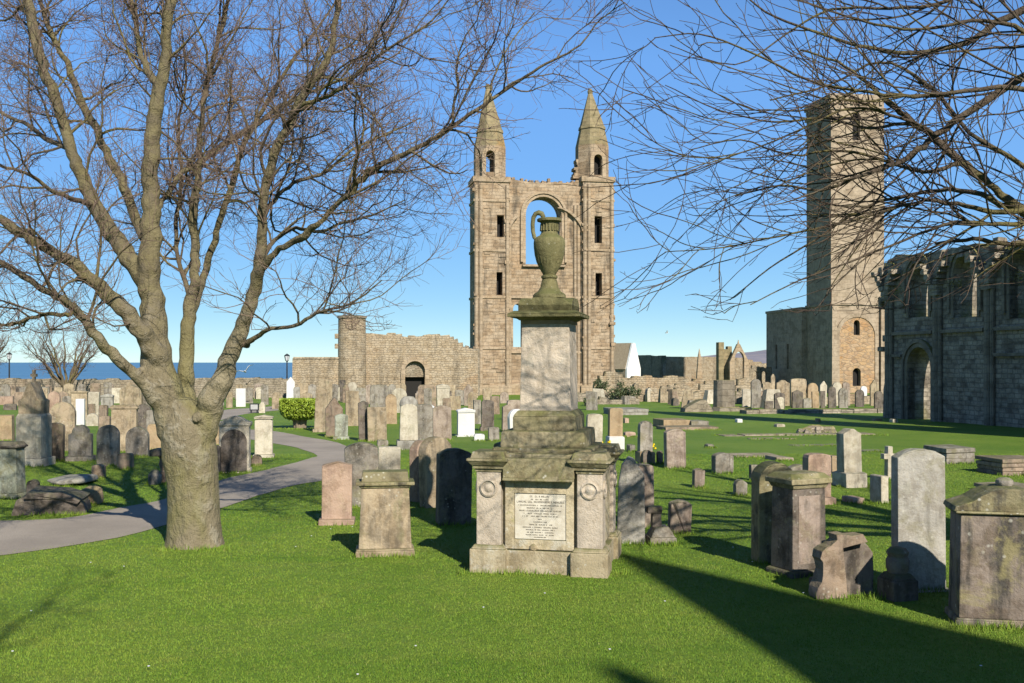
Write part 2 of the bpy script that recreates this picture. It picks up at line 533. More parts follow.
M['marble'] = stone('inscribed_marble', (0.74, 0.69, 0.58), (0.66, 0.61, 0.50), stain=0.3, lich=0.0, mossy=0, bump=0.06, rough=0.6, dark=(0.5, 0.44, 0.34))
M['letter'] = plain('lead_lettering', (0.17, 0.15, 0.12), 0.7)
M['gable'] = masonry('gable_ashlar', (0.39, 0.285, 0.18), (0.255, 0.18, 0.11), (0.46, 0.365, 0.255), bw=0.7, bh=0.34, wobble=0.8, stain=0.75, warmth=0.5, warm=(0.38, 0.24, 0.125), mossy=0.8, moss=(0.22, 0.18, 0.06), bump=0.8, bdist=0.09)
M['gable_trim'] = masonry('gable_dressed_stone', (0.40, 0.305, 0.20), (0.33, 0.245, 0.155), (0.43, 0.34, 0.24), bw=1.3, bh=0.42, stain=0.3, warmth=0.5, warm=(0.40, 0.27, 0.15), mossy=0.6, moss=(0.22, 0.19, 0.07))
M['spire'] = masonry('spire_stone', (0.29, 0.235, 0.13), (0.21, 0.175, 0.095), (0.32, 0.255, 0.145), bw=0.8, bh=0.4, stain=0.4, warmth=0.6, warm=(0.36, 0.20, 0.06), dark=(0.12, 0.11, 0.06), mossy=0.5, moss=(0.2, 0.17, 0.05))
M['tower'] = masonry('tower_ashlar', (0.38, 0.30, 0.21), (0.27, 0.21, 0.145), (0.43, 0.345, 0.25), bw=0.95, bh=0.47, stain=0.25, warmth=0.2, mortar=(0.26, 0.215, 0.165), bump=0.6, bdist=0.06)
M['infill'] = masonry('rubble_infill', (0.44, 0.28, 0.14), (0.34, 0.22, 0.13), (0.48, 0.35, 0.22), bw=0.7, bh=0.35, rubble=True, stain=0.25, warmth=0.5, warm=(0.42, 0.22, 0.08))
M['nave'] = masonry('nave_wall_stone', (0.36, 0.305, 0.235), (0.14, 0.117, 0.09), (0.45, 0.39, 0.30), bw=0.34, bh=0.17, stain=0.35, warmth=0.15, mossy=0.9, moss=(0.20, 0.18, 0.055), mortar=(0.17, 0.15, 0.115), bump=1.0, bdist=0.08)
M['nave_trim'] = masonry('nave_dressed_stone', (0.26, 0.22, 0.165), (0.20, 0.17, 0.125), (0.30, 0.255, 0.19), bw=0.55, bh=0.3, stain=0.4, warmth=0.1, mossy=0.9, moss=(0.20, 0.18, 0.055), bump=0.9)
M['rubble'] = masonry('rubble_walling', (0.42, 0.33, 0.215), (0.34, 0.26, 0.165), (0.47, 0.39, 0.28), bw=0.36, bh=0.19, wobble=1.6, stain=0.45, warmth=0.4, mossy=0.6, bump=1.0, bdist=0.09)
M['rubble_grey'] = masonry('grey_rubble_walling', (0.33, 0.28, 0.20), (0.26, 0.215, 0.15), (0.38, 0.32, 0.24), bw=0.36, bh=0.19, wobble=1.6, stain=0.55, warmth=0.2, mossy=0.8, bump=1.0, bdist=0.09)
M['harl'] = plain('white_harling', (0.80, 0.79, 0.76), 0.9, (0.74, 0.73, 0.70), 2.0, 0.2)
M['slate'] = plain('roof_slate', (0.13, 0.125, 0.12), 0.7, (0.18, 0.165, 0.15), 3.0, 0.3)
M['lichenbrown'] = stone('lichened_brown_stone', (0.30, 0.245, 0.20), (0.21, 0.17, 0.14), stain=0.75, lich=0.55, lichen=(0.36, 0.31, 0.14), algae=(0.30, 0.26, 0.12), scale=0.8)
M['lit_panelstone'] = stone('pinkish_lit_panel_stone', (0.36, 0.29, 0.24), (0.28, 0.22, 0.18), stain=0.6, lich=0.2)  # paler stone that puts sunlight on the pedestal panel into colour
M['opening_shade'] = plain('opening_shade_black', (0.02, 0.018, 0.016), 0.9)  # near-black colour standing in for the shade inside openings
M['iron'] = plain('black_iron', (0.025, 0.027, 0.03), 0.5)
M['rock'] = stone('broken_rubble_stone', (0.30, 0.26, 0.19), (0.21, 0.18, 0.13), stain=0.5, lich=0.4, mossy=0.7)

# ------------------------------------------------------------------ setting: lawn, path, sea, hills
def lawn_material(name, blade=False):
    t = NT(name)
    geo = t.n('ShaderNodeNewGeometry')
    pos = geo.outputs['Position']
    a = t.noise(pos, 0.35, 5, 0.65, 0.3)
    b = t.noise(pos, 2.3, 4, 0.65)
    c = t.noise(pos, 11.0, 4, 0.7)
    col = t.mix(t.ramp(a, 0.32, 0.68), (0.105, 0.195, 0.018), (0.165, 0.25, 0.030))
    col = t.mix(t.math('MULTIPLY', t.ramp(b, 0.45, 0.75), 0.55), col, (0.20, 0.25, 0.042))
    col = t.mix(t.math('MULTIPLY', t.ramp(c, 0.45, 0.75), 0.5), col, (0.07, 0.145, 0.013))
    st = t.noise(t.scaled(pos, (0.25, 3.0, 1)), 1.0, 3)
    col = t.mix(t.math('MULTIPLY', t.ramp(st, 0.4, 0.7), 0.25), col, (0.16, 0.23, 0.035))
    if blade:
        rr = geo.outputs['Random Per Island']
        hs = t.n('ShaderNodeHueSaturation'); t.link(col, hs.inputs['Color'])
        t.link(t.math('ADD', t.math('MULTIPLY', rr, 0.3), 0.92), hs.inputs['Value'])
        w = t.n('ShaderNodeMath', operation='FRACT'); t.link(t.math('MULTIPLY', rr, 37.3), w.inputs[0])
        t.link(t.math('ADD', t.math('MULTIPLY', w.outputs[0], 0.04), 0.475), hs.inputs['Hue'])
        w2 = t.n('ShaderNodeMath', operation='FRACT'); t.link(t.math('MULTIPLY', rr, 91.7), w2.inputs[0])
        col = t.mix(t.math('MULTIPLY', t.ramp(w2.outputs[0], 0.96, 0.97), 0.5), hs.outputs[0], (0.30, 0.26, 0.11))
    t.link(col, t.b.inputs['Base Color'])
    t.b.inputs['Roughness'].default_value = 0.75
    t.b.inputs['Specular IOR Level'].default_value = 0.15
    if not blade:
        f = t.noise(t.scaled(pos, (30, 18, 30)), 1.0, 4, 0.8)
        t.link(t.bump(t.math('ADD', f, t.math('MULTIPLY', c, 0.6)), 0.9, 0.05), t.b.inputs['Normal'])
    return t.m
M['lawn'] = lawn_material('lawn')
M['blade'] = lawn_material('grass_blades', True)
def path_material():
    t = NT('gravel_path')
    geo = t.n('ShaderNodeNewGeometry'); pos = geo.outputs['Position']
    a = t.noise(pos, 0.9, 5, 0.65, 0.3); b = t.noise(pos, 60, 3, 0.7)
    col = t.mix(t.ramp(a, 0.3, 0.7), (0.255, 0.22, 0.175), (0.335, 0.29, 0.23))
    col = t.mix(t.math('MULTIPLY', t.ramp(b, 0.45, 0.7), 0.5), col, (0.17, 0.145, 0.115))
    t.link(col, t.b.inputs['Base Color']); t.b.inputs['Roughness'].default_value = 0.95
    t.link(t.bump(b, 0.6, 0.01), t.b.inputs['Normal'])
    return t.m
M['path'] = path_material()
def sea_material():
    t = NT('sea_water')
    geo = t.n('ShaderNodeNewGeometry'); pos = geo.outputs['Position']
    n1 = t.noise(t.scaled(pos, (0.002, 0.012, 1)), 1.0, 5, 0.7)
    col = t.mix(t.ramp(n1, 0.35, 0.65), (0.05, 0.135, 0.225), (0.075, 0.175, 0.275))
    t.link(col, t.b.inputs['Base Color']); t.b.inputs['Roughness'].default_value = 0.45
    t.b.inputs['Specular IOR Level'].default_value = 0.3
    n2 = t.noise(t.scaled(pos, (0.08, 0.2, 1)), 1.0, 4, 0.7)
    t.link(t.bump(n2, 0.6, 1.5), t.b.inputs['Normal'])
    return t.m
M['sea'] = sea_material()

def ground_mesh():
    xs = [-600, -300, -160, -80, -40, -20, -10, 0, 10, 20, 40, 80, 160, 300, 600]
    ys = [-60, -30, 0, 10, 20, 40, 60, 80, 100, 130, 170, 190, 205, 215]
    bm = bmesh.new()
    g = []
    for y in ys:
        z = gz(y)
        if y > 190: z = gz(190) - (y - 190) * 0.95
        g.append([bm.verts.new((x, y, z)) for x in xs])
    for j in range(len(ys) - 1):
        for i in range(len(xs) - 1):
            bm.faces.new((g[j][i], g[j][i + 1], g[j + 1][i + 1], g[j + 1][i]))
    me = bpy.data.meshes.new('ground'); bm.to_mesh(me); bm.free()
    return me
tag(link('ground', ground_mesh(), M['lawn']), kind='structure')
me = bpy.data.meshes.new('sea')
bm = bmesh.new()
v = [bm.verts.new(p) for p in ((-40000, 196, -20), (40000, 196, -20), (40000, 42000, -20), (-40000, 42000, -20))]
bm.faces.new(v); bm.to_mesh(me); bm.free()
tag(link('sea', me, M['sea']), kind='structure')

PATH_A = [(-60, 526), (60, 519), (120, 508), (170, 498), (222, 480), (258, 472), (290, 464), (312, 458), (316, 455), (297, 448), (272, 443),
          (240, 437), (240, 430), (272, 431), (300, 436), (346, 446), (352, 466), (330, 479), (297, 485), (258, 496), (225, 507), (170, 524), (90, 543), (-60, 560)]
PATH_B = [(190, 419), (225, 410), (254, 408), (300, 404), (300, 408), (262, 412), (236, 416), (200, 426)]
def flat_sheet(name, polys, lift, mat, kind='structure'):
    bm = bmesh.new()
    for poly in polys:
        pts = []
        n = len(poly)
        for i in range(n):                               # Catmull-Rom rounding of the outline
            p0, p1, p2, p3 = (Vector(poly[(i + k) % n]) for k in (-1, 0, 1, 2))
            for s in range(4):
                t = s / 4
                q = 0.5 * ((2 * p1) + (p2 - p0) * t + (2 * p0 - 5 * p1 + 4 * p2 - p3) * t * t + (3 * p1 - p0 - 3 * p2 + p3) * t ** 3)
                pts.append(q)
        vs = []
        for q in pts:
            g = ground_at(q.x, q.y)
            vs.append(bm.verts.new((g.x + random.uniform(-.02, .02), g.y + random.uniform(-.02, .02), 0)))
        bm.faces.new(vs)
    bmesh.ops.bisect_plane(bm, geom=bm.verts[:] + bm.edges[:] + bm.faces[:], plane_co=(0, 20, 0), plane_no=(0, 1, 0))
    bmesh.ops.triangulate(bm, faces=bm.faces)
    for v in bm.verts: v.co.z = gz(v.co.y) + lift
    bmesh.ops.recalc_face_normals(bm, faces=bm.faces)
    for f in bm.faces:
        if f.normal.z < 0: f.normal_flip()
    me = bpy.data.meshes.new(name); bm.to_mesh(me); bm.free()
    return tag(link(name, me, mat), kind=kind)
flat_sheet('path', [PATH_A, PATH_B], 0.006, M['path'])

def hills():
    bm = bmesh.new()
    rnd = random.Random(3)
    prev = None
    for i in range(61):
        x = 350 + i * 60
        h = 24 + 34 * math.sin(i / 60 * math.pi) ** 0.6 + rnd.uniform(-2, 2)
        if i < 10: h *= i / 10
        row = [bm.verts.new((x, 3000, -21)), bm.verts.new((x, 3300, max(-21, h * .6))), bm.verts.new((x, 3700, max(-21, h))), bm.verts.new((x, 4600, -21))]
        if prev:
            for k in range(3):
                bm.faces.new((prev[k], row[k], row[k + 1], prev[k + 1]))
        prev = row
    me = bpy.data.meshes.new('hills'); bm.to_mesh(me); bm.free()
    return me
tag(link('hills', hills(), plain('far_hills', (0.20, 0.19, 0.22), 0.95, (0.27, 0.24, 0.24), 0.006)), kind='structure')

# ------------------------------------------------------------------ large structures
class Fr:
    """a local frame standing on the ground: x along the face, y into it, z up"""
    def __init__(self, px, y, deg):
        self.t = R(deg); self.c = math.cos(self.t); self.s = math.sin(self.t)
        self.o = Vector(((px - 512) * y / F, y, gz(y)))
    def u(self, px):
        k = (px - 512) / F
        return (k * self.o.y - self.o.x) / (self.c - k * self.s)
    def p(self, px, row):
        u = self.u(px)
        y = self.o.y + u * self.s
        return (u, CAM_H - (row - HORIZON) * y / F - self.o.z)
    def pts(self, l):
        return [self.p(*q) for q in l]

def cut(me, cutters):
    """cut openings out of a mesh"""
    o = bpy.data.objects.new('tmp', me); COL.objects.link(o)
    tmp = [o]
    for c in cutters:
        cm = bpy.data.meshes.new('tmpc'); bmesh.ops.recalc_face_normals(c.bm, faces=c.bm.faces); c.bm.to_mesh(cm); c.bm.free()
        co = bpy.data.objects.new('tmpc', cm); COL.objects.link(co); tmp.append(co)
        md = o.modifiers.new('b', 'BOOLEAN'); md.operation = 'DIFFERENCE'; md.object = co; md.solver = 'EXACT'
    dg = bpy.context.evaluated_depsgraph_get(); dg.update()
    res = bpy.data.meshes.new_from_object(o.evaluated_get(dg))
    for x in tmp:
        bpy.data.objects.remove(x)
    res.materials.clear()
    return res
def mb_mesh(mb, name='m'):
    bmesh.ops.recalc_face_normals(mb.bm, faces=mb.bm.faces)
    me = bpy.data.meshes.new(name); mb.bm.to_mesh(me); mb.bm.free()
    return me
def shade_pane(name, x0, x1, z0, z1, y, parent, mat='opening_shade', top=None):  # black pane set in an opening in place of its inner shade
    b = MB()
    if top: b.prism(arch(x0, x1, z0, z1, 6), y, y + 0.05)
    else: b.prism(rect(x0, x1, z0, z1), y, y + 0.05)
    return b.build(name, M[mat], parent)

# --- the twin-spired gable
g = Fr(543.5, 100.0, 10)
G = thing('ruined_gable', 'tall ruined cathedral gable wall with two pointed turrets and an empty round-headed window', 'ruin', g.o, g.t)
def W(l): return g.pts(l)
rg = random.Random(5)
zb = -0.3
zt = g.p(543, 178)[1]
xl, xr = g.u(507), g.u(585)
top = [(xr, g.p(585, 181)[1])] + [g.p(px, r) for px, r in ((578, 179), (574, 181.5), (566, 182), (556, 181), (545, 182), (533, 181.5), (520, 179.5), (512, 178))] + [(xl, g.p(507, 180)[1])]
wx0, wx1 = g.u(526.5), g.u(562.5)
holes = [arch(wx0, wx1, g.p(544, 264)[1], g.p(544, 196)[1], 10)]
lz0, lz1 = g.p(520, 347)[1], g.p(520, 303)[1]
for a, b_ in ((514, 525.5), (538, 549.5), (562, 573.5)):
    holes.append(arch(g.u(a), g.u(b_), lz0, lz1, 7))
me = wall_mesh('wall', [(xl, zb), (xr, zb)] + top, holes, 2.2)
me.transform(Matrix.Translation((0, 0.5, 0)))
link('wall', me, M['gable'], G)
# window surround: two orders of moulding
b = MB()
zs = g.p(544, 196)[1] - (wx1 - wx0) / 2
arch_ring(b, wx0, wx1, zs, 0, 0.28, 0.36, 0.72, 14, legs=zs - g.p(544, 264)[1] - 0.05)
b.build('window_surround', M['gable_trim'], G)
b = MB()
arch_ring(b, wx0 - 0.30, wx1 + 0.30, zs, 0, 0.24, 0.22, 0.6, 14, legs=zs - g.p(544, 262)[1])
b.build('window_surround', M['gable_trim'], G)
b = MB()
b.box(wx1 - wx0 + 0.7, 0.5, g.p(544, 266.5)[1], g.p(544, 264.5)[1], (wx0 + wx1) / 2, 0.4)
b.build('window_sill', M['gable_trim'], G)
# springing of the lost vault beside the window
b = MB()
for sgn, cx in ((1, g.u(586)), (-1, g.u(507))):
    rr = 3.4
    n = 9 if sgn > 0 else 5
    for i in range(n):
        a0 = R(6 + 8.5 * i); a1 = R(6 + 8.5 * (i + 1))
        zc = g.p(544, 246)[1]
        p = [(cx - sgn * (rr - rr * math.cos(a)), zc + rr * 1.15 * math.sin(a)) for a in (a0, a1)]
        b.prism([p[0], (p[0][0] + sgn * .3, p[0][1] + .05), (p[1][0] + sgn * .3, p[1][1] + .12), p[1]], 0.05, 0.6)
build_split(b, 'broken_arch', M['gable_trim'], G)
# string courses on the wall
b = MB()
for r in (297, 352):
    z = g.p(544, r)[1]
    b.box(xr - xl, 0.3, z - .12, z + .12, (xl + xr) / 2, 0.44)
build_split(b, 'string_course', M['gable_trim'], G)
# turrets
def turret(a0, a1, wins, stage, win, spire, band, through, broken):
    T = bpy.data.objects.new('turret', None); COL.objects.link(T); T.parent = G
    x0, x1 = g.u(a0), g.u(a1); cx = (x0 + x1) / 2; w = x1 - x0
    T.location = (cx, 0, 0)
    z_sh = g.p((a0 + a1) / 2, 181)[1]
    m = MB(); m.box(w, 3.4, zb, z_sh, 0, 1.7)
    cuts = []
    for (wa, wb, r0, r1) in wins:
        c = MB(); c.box(g.u(wb) - g.u(wa), 1.6, g.p(wa, r1)[1], g.p(wa, r0)[1], (g.u(wa) + g.u(wb)) / 2 - cx, 0.4); cuts.append(c)
    shaft_me = cut(mb_mesh(m), cuts)
    m = MB(); re_ = random.Random(int(a0))
    wz = [(g.u(wa) - cx, g.u(wb) - cx, g.p(wa, r1)[1], g.p(wa, r0)[1]) for wa, wb, r0, r1 in wins]
    for i in range(90):
        zz = re_.uniform(0.5, z_sh - .6)
        if i < 55:
            sx = re_.choice((-1, 1)); bw_ = re_.uniform(.25, .6)
            m.box(bw_, re_.uniform(.2, .7), zz, zz + re_.uniform(.2, .36), sx * (w / 2 + re_.uniform(-.12, .02)) - sx * .1, re_.uniform(0, .4))
        else:
            xx = re_.uniform(-w / 2 + .4, w / 2 - .5)
            if any(x0 - .5 < xx < x1 + .5 and z0 - .5 < zz < z1 + .2 for x0, x1, z0, z1 in wz): continue
            m.box(re_.uniform(.3, .8), .3, zz, zz + re_.uniform(.2, .36), xx, .12 - re_.uniform(0, .05))
    m.jitter(.02); bmesh.ops.recalc_face_normals(m.bm, faces=m.bm.faces); m.bm.from_mesh(shaft_me); m.bm.to_mesh(shaft_me); m.bm.free()
    link('shaft', shaft_me, M['gable'], T)
    for (wa, wb, r0, r1) in wins:
        shade_pane('window', g.u(wa) - cx, g.u(wb) - cx, g.p(wa, r1)[1], g.p(wa, r0)[1], 1.1, T)
    # clustered angle shafts and bands
    m = MB()
    for xx in (-w / 2 + 0.18, -w / 2 + 0.62, w / 2 - 0.18):
        m.tube([(xx, -0.06, zb), (xx, -0.06, z_sh - 0.4)], [0.2, 0.2], 8)
    build_split(m, 'angle_shaft', M['gable_trim'], T)
    m = MB()
    for r in (200, 250, 297, 348, 386):
        z = g.p(a0, r)[1]
        m.box(w + 0.22, 3.6, z - .13, z + .13, 0, 1.7)
    m.box(w + 0.5, 3.9, zb, 0.9, 0, 1.7)
    m.box(w + 0.36, 3.7, z_sh - 0.1, z_sh + 0.45, 0, 1.7)
    build_split(m, 'string_course', M['gable_trim'], T, 0.04)
    # octagonal stage
    s0, s1, srow, s2, s3, srow2 = stage
    sw = g.u(s1) - g.u(s0); sc = (g.u(s0) + g.u(s1)) / 2 - cx
    tw = g.u(s3) - g.u(s2)
    zz0 = z_sh + 0.4; zz1 = g.p(s0, srow)[1]; zz2 = g.p(s0, srow2)[1]
    m = MB()
    k = 1 / math.cos(math.pi / 8) / 2
    m.ngon(8, sw * k, zz0, sw * k, zz1, sc, 1.75, math.pi / 8)
    c = MB(); c.prism(arch(g.u(win[0]) - cx, g.u(win[1]) - cx, g.p(s0, win[3])[1], g.p(s0, win[2])[1], 6), -2, 6 if through else 1.2)
    stage_me = cut(mb_mesh(m), [c])
    so = link('pinnacle_stage', stage_me, M['gable'], T)
    if not through:
        shade_pane('window', g.u(win[0]) - cx, g.u(win[1]) - cx, g.p(s0, win[3])[1], g.p(s0, win[2])[1], 0.9, so)
    m = MB()
    wa, wb = g.u(win[0]) - cx, g.u(win[1]) - cx
    arch_ring(m, wa - .05, wb + .05, g.p(s0, win[2])[1] - (wb - wa) / 2, 0, 0.38, 1.75 - sw / 2 - 0.14, 1.75 - sw / 2 + 0.3, 8, legs=2.2)
    m.build('window_surround', M['gable_trim'], so)
    m = MB()
    m.ngon(8, sw * k, zz1, tw * k, zz2, sc, 1.75, math.pi / 8)
    m.ngon(8, tw * k * 1.10, zz2 - 0.12, tw * k * 1.06, zz2 + 0.2, sc, 1.75, math.pi / 8)
    tip, trow = spire
    ztip = g.p(tip, trow)[1]; tx = g.u(tip) - cx
    zlow = zz2 + 0.2; H = ztip - zlow
    v0 = [m.bm.verts.new((sc + tw * k * math.cos(math.pi / 8 + i * math.pi / 4), 1.75 + tw * k * math.sin(math.pi / 8 + i * math.pi / 4), zlow)) for i in range(8)]
    rt = 0.22
    v1 = [m.bm.verts.new((tx + rt * math.cos(math.pi / 8 + i * math.pi / 4), 1.75 + rt * math.sin(math.pi / 8 + i * math.pi / 4), ztip - 0.3)) for i in range(8)]
    for i in range(8):
        m.bm.faces.new((v0[i], v0[(i + 1) % 8], v1[(i + 1) % 8], v1[i]))
    m.lathe([(0.26, ztip - .32), (0.30, ztip - .12), (0.2, ztip + .12), (0.05, ztip + .2)], 8, tx, 1.75)
    m.build('spire', M['spire'], T)
    if broken:
        m = MB()
        rr = random.Random(9)
        for i in range(9):
            z = zz0 + 0.28 * i
            ww = 0.95 * (1 - i / 12) + rr.uniform(-.2, .15)
            m.box(ww, 1.2, z, z + 0.30, -sw / 2 + sc - ww / 2 + 0.35, 1.7)
        m.build('broken_masonry', M['gable'], T, 0.03)
turret(474.5, 509, [(497, 504, 215, 237), (496.5, 502.5, 272, 295)], (477, 507.5, 144, 480, 504, 128), (486.5, 494.5, 150, 171), (490.5, 81), None, True, False)
turret(583, 613.5, [(594.5, 602, 216, 243), (595.5, 602, 273, 297)], (581, 611.5, 143, 583.5, 606.5, 124.5), (594.5, 602, 154, 174), (594.5, 86), None, False, True)
# long dark shaft group between wall and turret, and flanking buttress of the same wall
b = MB()
for px in (576, 579.5, 583):
    x = g.u(px); b.tube([(x, 0.42, zb), (x, 0.42, g.p(px, 205)[1])], [0.17, 0.17], 8)
for px in (510.5,):
    x = g.u(px); b.tube([(x, 0.42, zb), (x, 0.42, g.p(px, 205)[1])], [0.17, 0.17], 8)
build_split(b, 'wall_shaft', M['gable_trim'], G)
b = MB(); b.box(xr - xl, 0.6, zb, 1.1, (xl + xr) / 2, 0.35); b.build('plinth', M['gable_trim'], G)
b = MB()
for i in range(26):
    x = xl + (xr - xl) * (i + .5) / 26
    b.box(rg.uniform(.18, .34), rg.uniform(.4, 1.2), zt - 0.55, zt - 0.15 + rg.uniform(-.05, .3), x, rg.uniform(1.0, 2.2))
b.build('broken_wall_top', M['gable'], G, 0.03)

# --- square tower
t = Fr(831.0, 110.0, 8)
T = thing('bell_tower', 'tall plain square stone tower with a blocked arch at its foot, behind bare branches', 'tower', t.o, t.t)
tw = 6.25
ztop = t.p(831, 98)[1]
zmid = t.p(831, 305)[1]
m = MB(); m.box(tw, tw, -.3, ztop, tw / 2, tw / 2)
cuts = []
panes = []
def tower_window(pa, pb, r0, r1):
    x0, x1 = t.u(pa), t.u(pb); z0, z1 = t.p(pa, r1)[1], t.p(pa, r0)[1]
    c = MB(); c.prism(arch(x0, x1, z0, z1, 6), -1, 0.55); cuts.append(c); panes.append((x0, x1, z0, z1))
tower_window(852.5, 860, 112, 140)
tower_window(853.5, 859.5, 320, 335)
tower_window(852.5, 860.5, 368, 386)
for v0, z0 in ((3.0, t.p(831, 140)[1]),):
    c = MB(); c.box(1.0, 0.9, z0, z0 + 2.6, 0, v0); cuts.append(c)
link('tower_shaft', cut(mb_mesh(m), cuts), M['tower'], T)
for x0, x1, z0, z1 in panes:
    shade_pane('window', x0, x1, z0, z1, 0.5, T, top=True)
b = MB(); b.box(0.05, 0.9, t.p(831, 140)[1], t.p(831, 140)[1] + 2.6, 0.45, 3.0); b.build('window', M['opening_shade'], T)  # black pane for the shade inside the side window
b = MB()
for z, e, h in ((ztop - 0.05, 0.22, 0.55), (ztop - 1.25, 0.16, 0.35), (zmid, 0.14, 0.28), (t.p(831, 205)[1], 0.07, 0.2)):
    b.box(tw + 2 * e, tw + 2 * e, z, z + h, tw / 2, tw / 2)
build_split(b, 'string_course', M['tower'], T, 0.03)
b = MB()
for i in range(9):
    b.box(0.32, 0.3, ztop - 0.6, ztop - 0.05, 0.4 + i * (tw - .8) / 8, -0.06)
    b.box(0.3, 0.32, ztop - 0.6, ztop - 0.05, -0.06, 0.4 + i * (tw - .8) / 8)
build_split(b, 'corbel', M['tower'], T)
ax0, ax1 = t.u(839), t.u(874.5)
azt = t.p(850, 317)[1]
pan = MB(); pan.prism(arch(ax0, ax1, -.2, azt, 12), -0.06, 0.2)
cu2 = []
for x0, x1, z0, z1 in panes[1:]:
    c = MB(); c.prism(arch(x0, x1, z0, z1, 6), -1, 1); cu2.append(c)
link('blocked_arch', cut(mb_mesh(pan), cu2), M['infill'], T)
b = MB(); arch_ring(b, ax0, ax1, azt - (ax1 - ax0) / 2, 0, 0.42, -0.16, 0.1, 14, legs=azt - (ax1 - ax0) / 2)
b.build('arch_surround', M['tower'], T)
b = MB()
b.frustum(0.7, 0.6, -.2, 0.55, 0.45, zmid - 0.1, 0.25, -0.15); b.frustum(0.7, 0.6, -.2, 0.55, 0.45, zmid - 0.1, tw - 0.25, -0.15)
build_split(b, 'buttress', M['tower'], T)
chz = t.p(808, 306.5)[1]
m = MB(); m.box(6.4, 10.5, -.3, chz, 2.6, 11.5)
cuts = []
for v0 in (10.2, 13.6):
    c = MB(); c.box(0.8, 0.55, 2.6, 5.6, -0.6, v0); cuts.append(c)
ch = link('chancel', cut(mb_mesh(m), cuts), M['tower'], T)
for v0 in (10.2, 13.6):
    b = MB(); b.box(0.05, 0.55, 2.6, 5.6, -0.22, v0); b.build('window', M['opening_shade'], ch)  # black panes for the shade inside the slits
b = MB(); b.box(6.6, 10.7, chz, chz + 0.3, 2.6, 11.5); b.build('parapet', M['tower'], ch)

# --- nave wall in shade
n = Fr(886.0, 42.0, -80)
N = thing('ruined_nave_wall', 'long ruined cathedral side wall in shade with tall arched windows and a doorway', 'ruin', n.o, n.t)
rn = random.Random(21)
TH = 1.1
def nz(px, row): return n.p(px, row)
outl = [(-0.25, -.2), (22, -.2), (22, 6.4)]
outl += ragged(22, 6.5, 9.4, 6.5, 0.7, 0.18, rn)
prof = [(1024, 247), (1012, 246), (1000, 249), (990, 246), (980, 244), (965, 247), (950, 249), (938, 250), (925, 253), (912, 254), (900, 256), (892, 259)]
last = None
for px, r in prof:
    u, z = nz(px, r)
    outl += [(u + 0.05, z + rn.uniform(-.08, .08)), (u - .28, z + rn.uniform(-.1, .1))]
outl += [(-.15, nz(886, 268)[1]), (-.35, nz(886, 276)[1]), (-.1, nz(886, 280)[1]), (-.4, nz(886, 292)[1]), (-.2, nz(886, 302)[1]), (0.05, nz(886, 318)[1]), (-.1, nz(886, 345)[1]), (0.02, nz(886, 372)[1]), (-.2, 1.2)]
wins = []
hol = []
for a, b_, r0, r1 in ((909, 929, 261, 317), (954, 978, 253, 317), (1010, 1032, 250, 318)):
    u0, u1 = n.u(a), n.u(b_)
    z0 = nz((a + b_) / 2, r1)[1]; z1 = nz((a + b_) / 2, r0)[1]
    wins.append((u0, u1, z0, z1)); hol.append(arch(u0, u1, z0, z1, 9))
for s0 in (11.2, 14.6, 18.0):
    wins.append((s0, s0 + 1.5, 3.7, 6.0)); hol.append(arch(s0, s0 + 1.5, 3.7, 6.0, 9))
du0, du1 = n.u(908), n.u(932)
dz1 = nz(920, 347)[1]
hol.append(arch(du0, du1, 0.02, dz1, 9))
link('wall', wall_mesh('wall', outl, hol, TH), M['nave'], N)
b = MB()
for u0, u1, z0, z1 in wins:
    zs = z1 - (u1 - u0) / 2
    arch_ring(b, u0, u1, zs, 0, 0.13, -0.05, 0.3, 12, legs=zs - z0)
    arch_ring(b, u0 - .15, u1 + .15, zs, 0, 0.14, -0.11, 0.2, 12, legs=zs - z0 - .2)
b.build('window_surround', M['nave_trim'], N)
b = MB()
zs = dz1 - (du1 - du0) / 2
arch_ring(b, du0, du1, zs, 0, 0.16, -0.07, 0.3, 12, legs=zs)
arch_ring(b, du0 - .18, du1 + .18, zs, 0, 0.14, -0.13, 0.2, 12, legs=zs)
b.build('door_surround', M['nave_trim'], N)
b = MB()
bays = [0.35, 3.75, 6.85, 10.2, 13.7, 17.1, 20.5]
for s0 in bays:
    for k, (dx, rr) in enumerate(((-.17, .09), (0, .13), (.17, .09))):
        zt_ = 5.6 + rn.uniform(-.3, .3)
        b.tube([(s0 + dx, -.07 - (.05 if k == 1 else 0), 0), (s0 + dx, -.07 - (.05 if k == 1 else 0), zt_)], [rr, rr], 8)
build_split(b, 'wall_shaft', M['nave_trim'], N)
b = MB()
for i in range(len(bays) - 1):
    x0, x1 = bays[i] + .3, bays[i + 1] - .3
    if i == 0:
        segs = [(x0, du0 - .34), (du1 + .34, x1)]
    else:
        segs = [(x0, x1)]
    for a, c in segs[:1] if i % 2 == 0 else []:
        b.box(c - a, 0.2, 2.55, 2.67, (a + c) / 2, -.05)
    b.box(x1 - x0, 0.22, 3.45, 3.58, (x0 + x1) / 2, -.04)
build_split(b, 'string_course', M['nave_trim'], N)
b = MB()                                                   # springers of the lost aisle vault and loose stones on the wall head
for s0 in bays:
    for i in range(6):
        a = i / 5
        for sg in (-1, 1):
            w_ = 0.28
            b.box(w_, 0.35 + .1 * a, 4.9 + a * 1.05, 5.12 + a * 1.05, s0 + sg * (0.12 + 0.55 * a * a), -.1 - .12 * a)
for i in range(70):
    s0 = rn.uniform(0, 21)
    zz = 6.35 + rn.uniform(-.2, .2)
    b.frustum(rn.uniform(.2, .5), rn.uniform(.3, .7), zz - .25, rn.uniform(.1, .35), rn.uniform(.2, .5), zz + rn.uniform(.05, .22), s0, rn.uniform(0.05, TH))
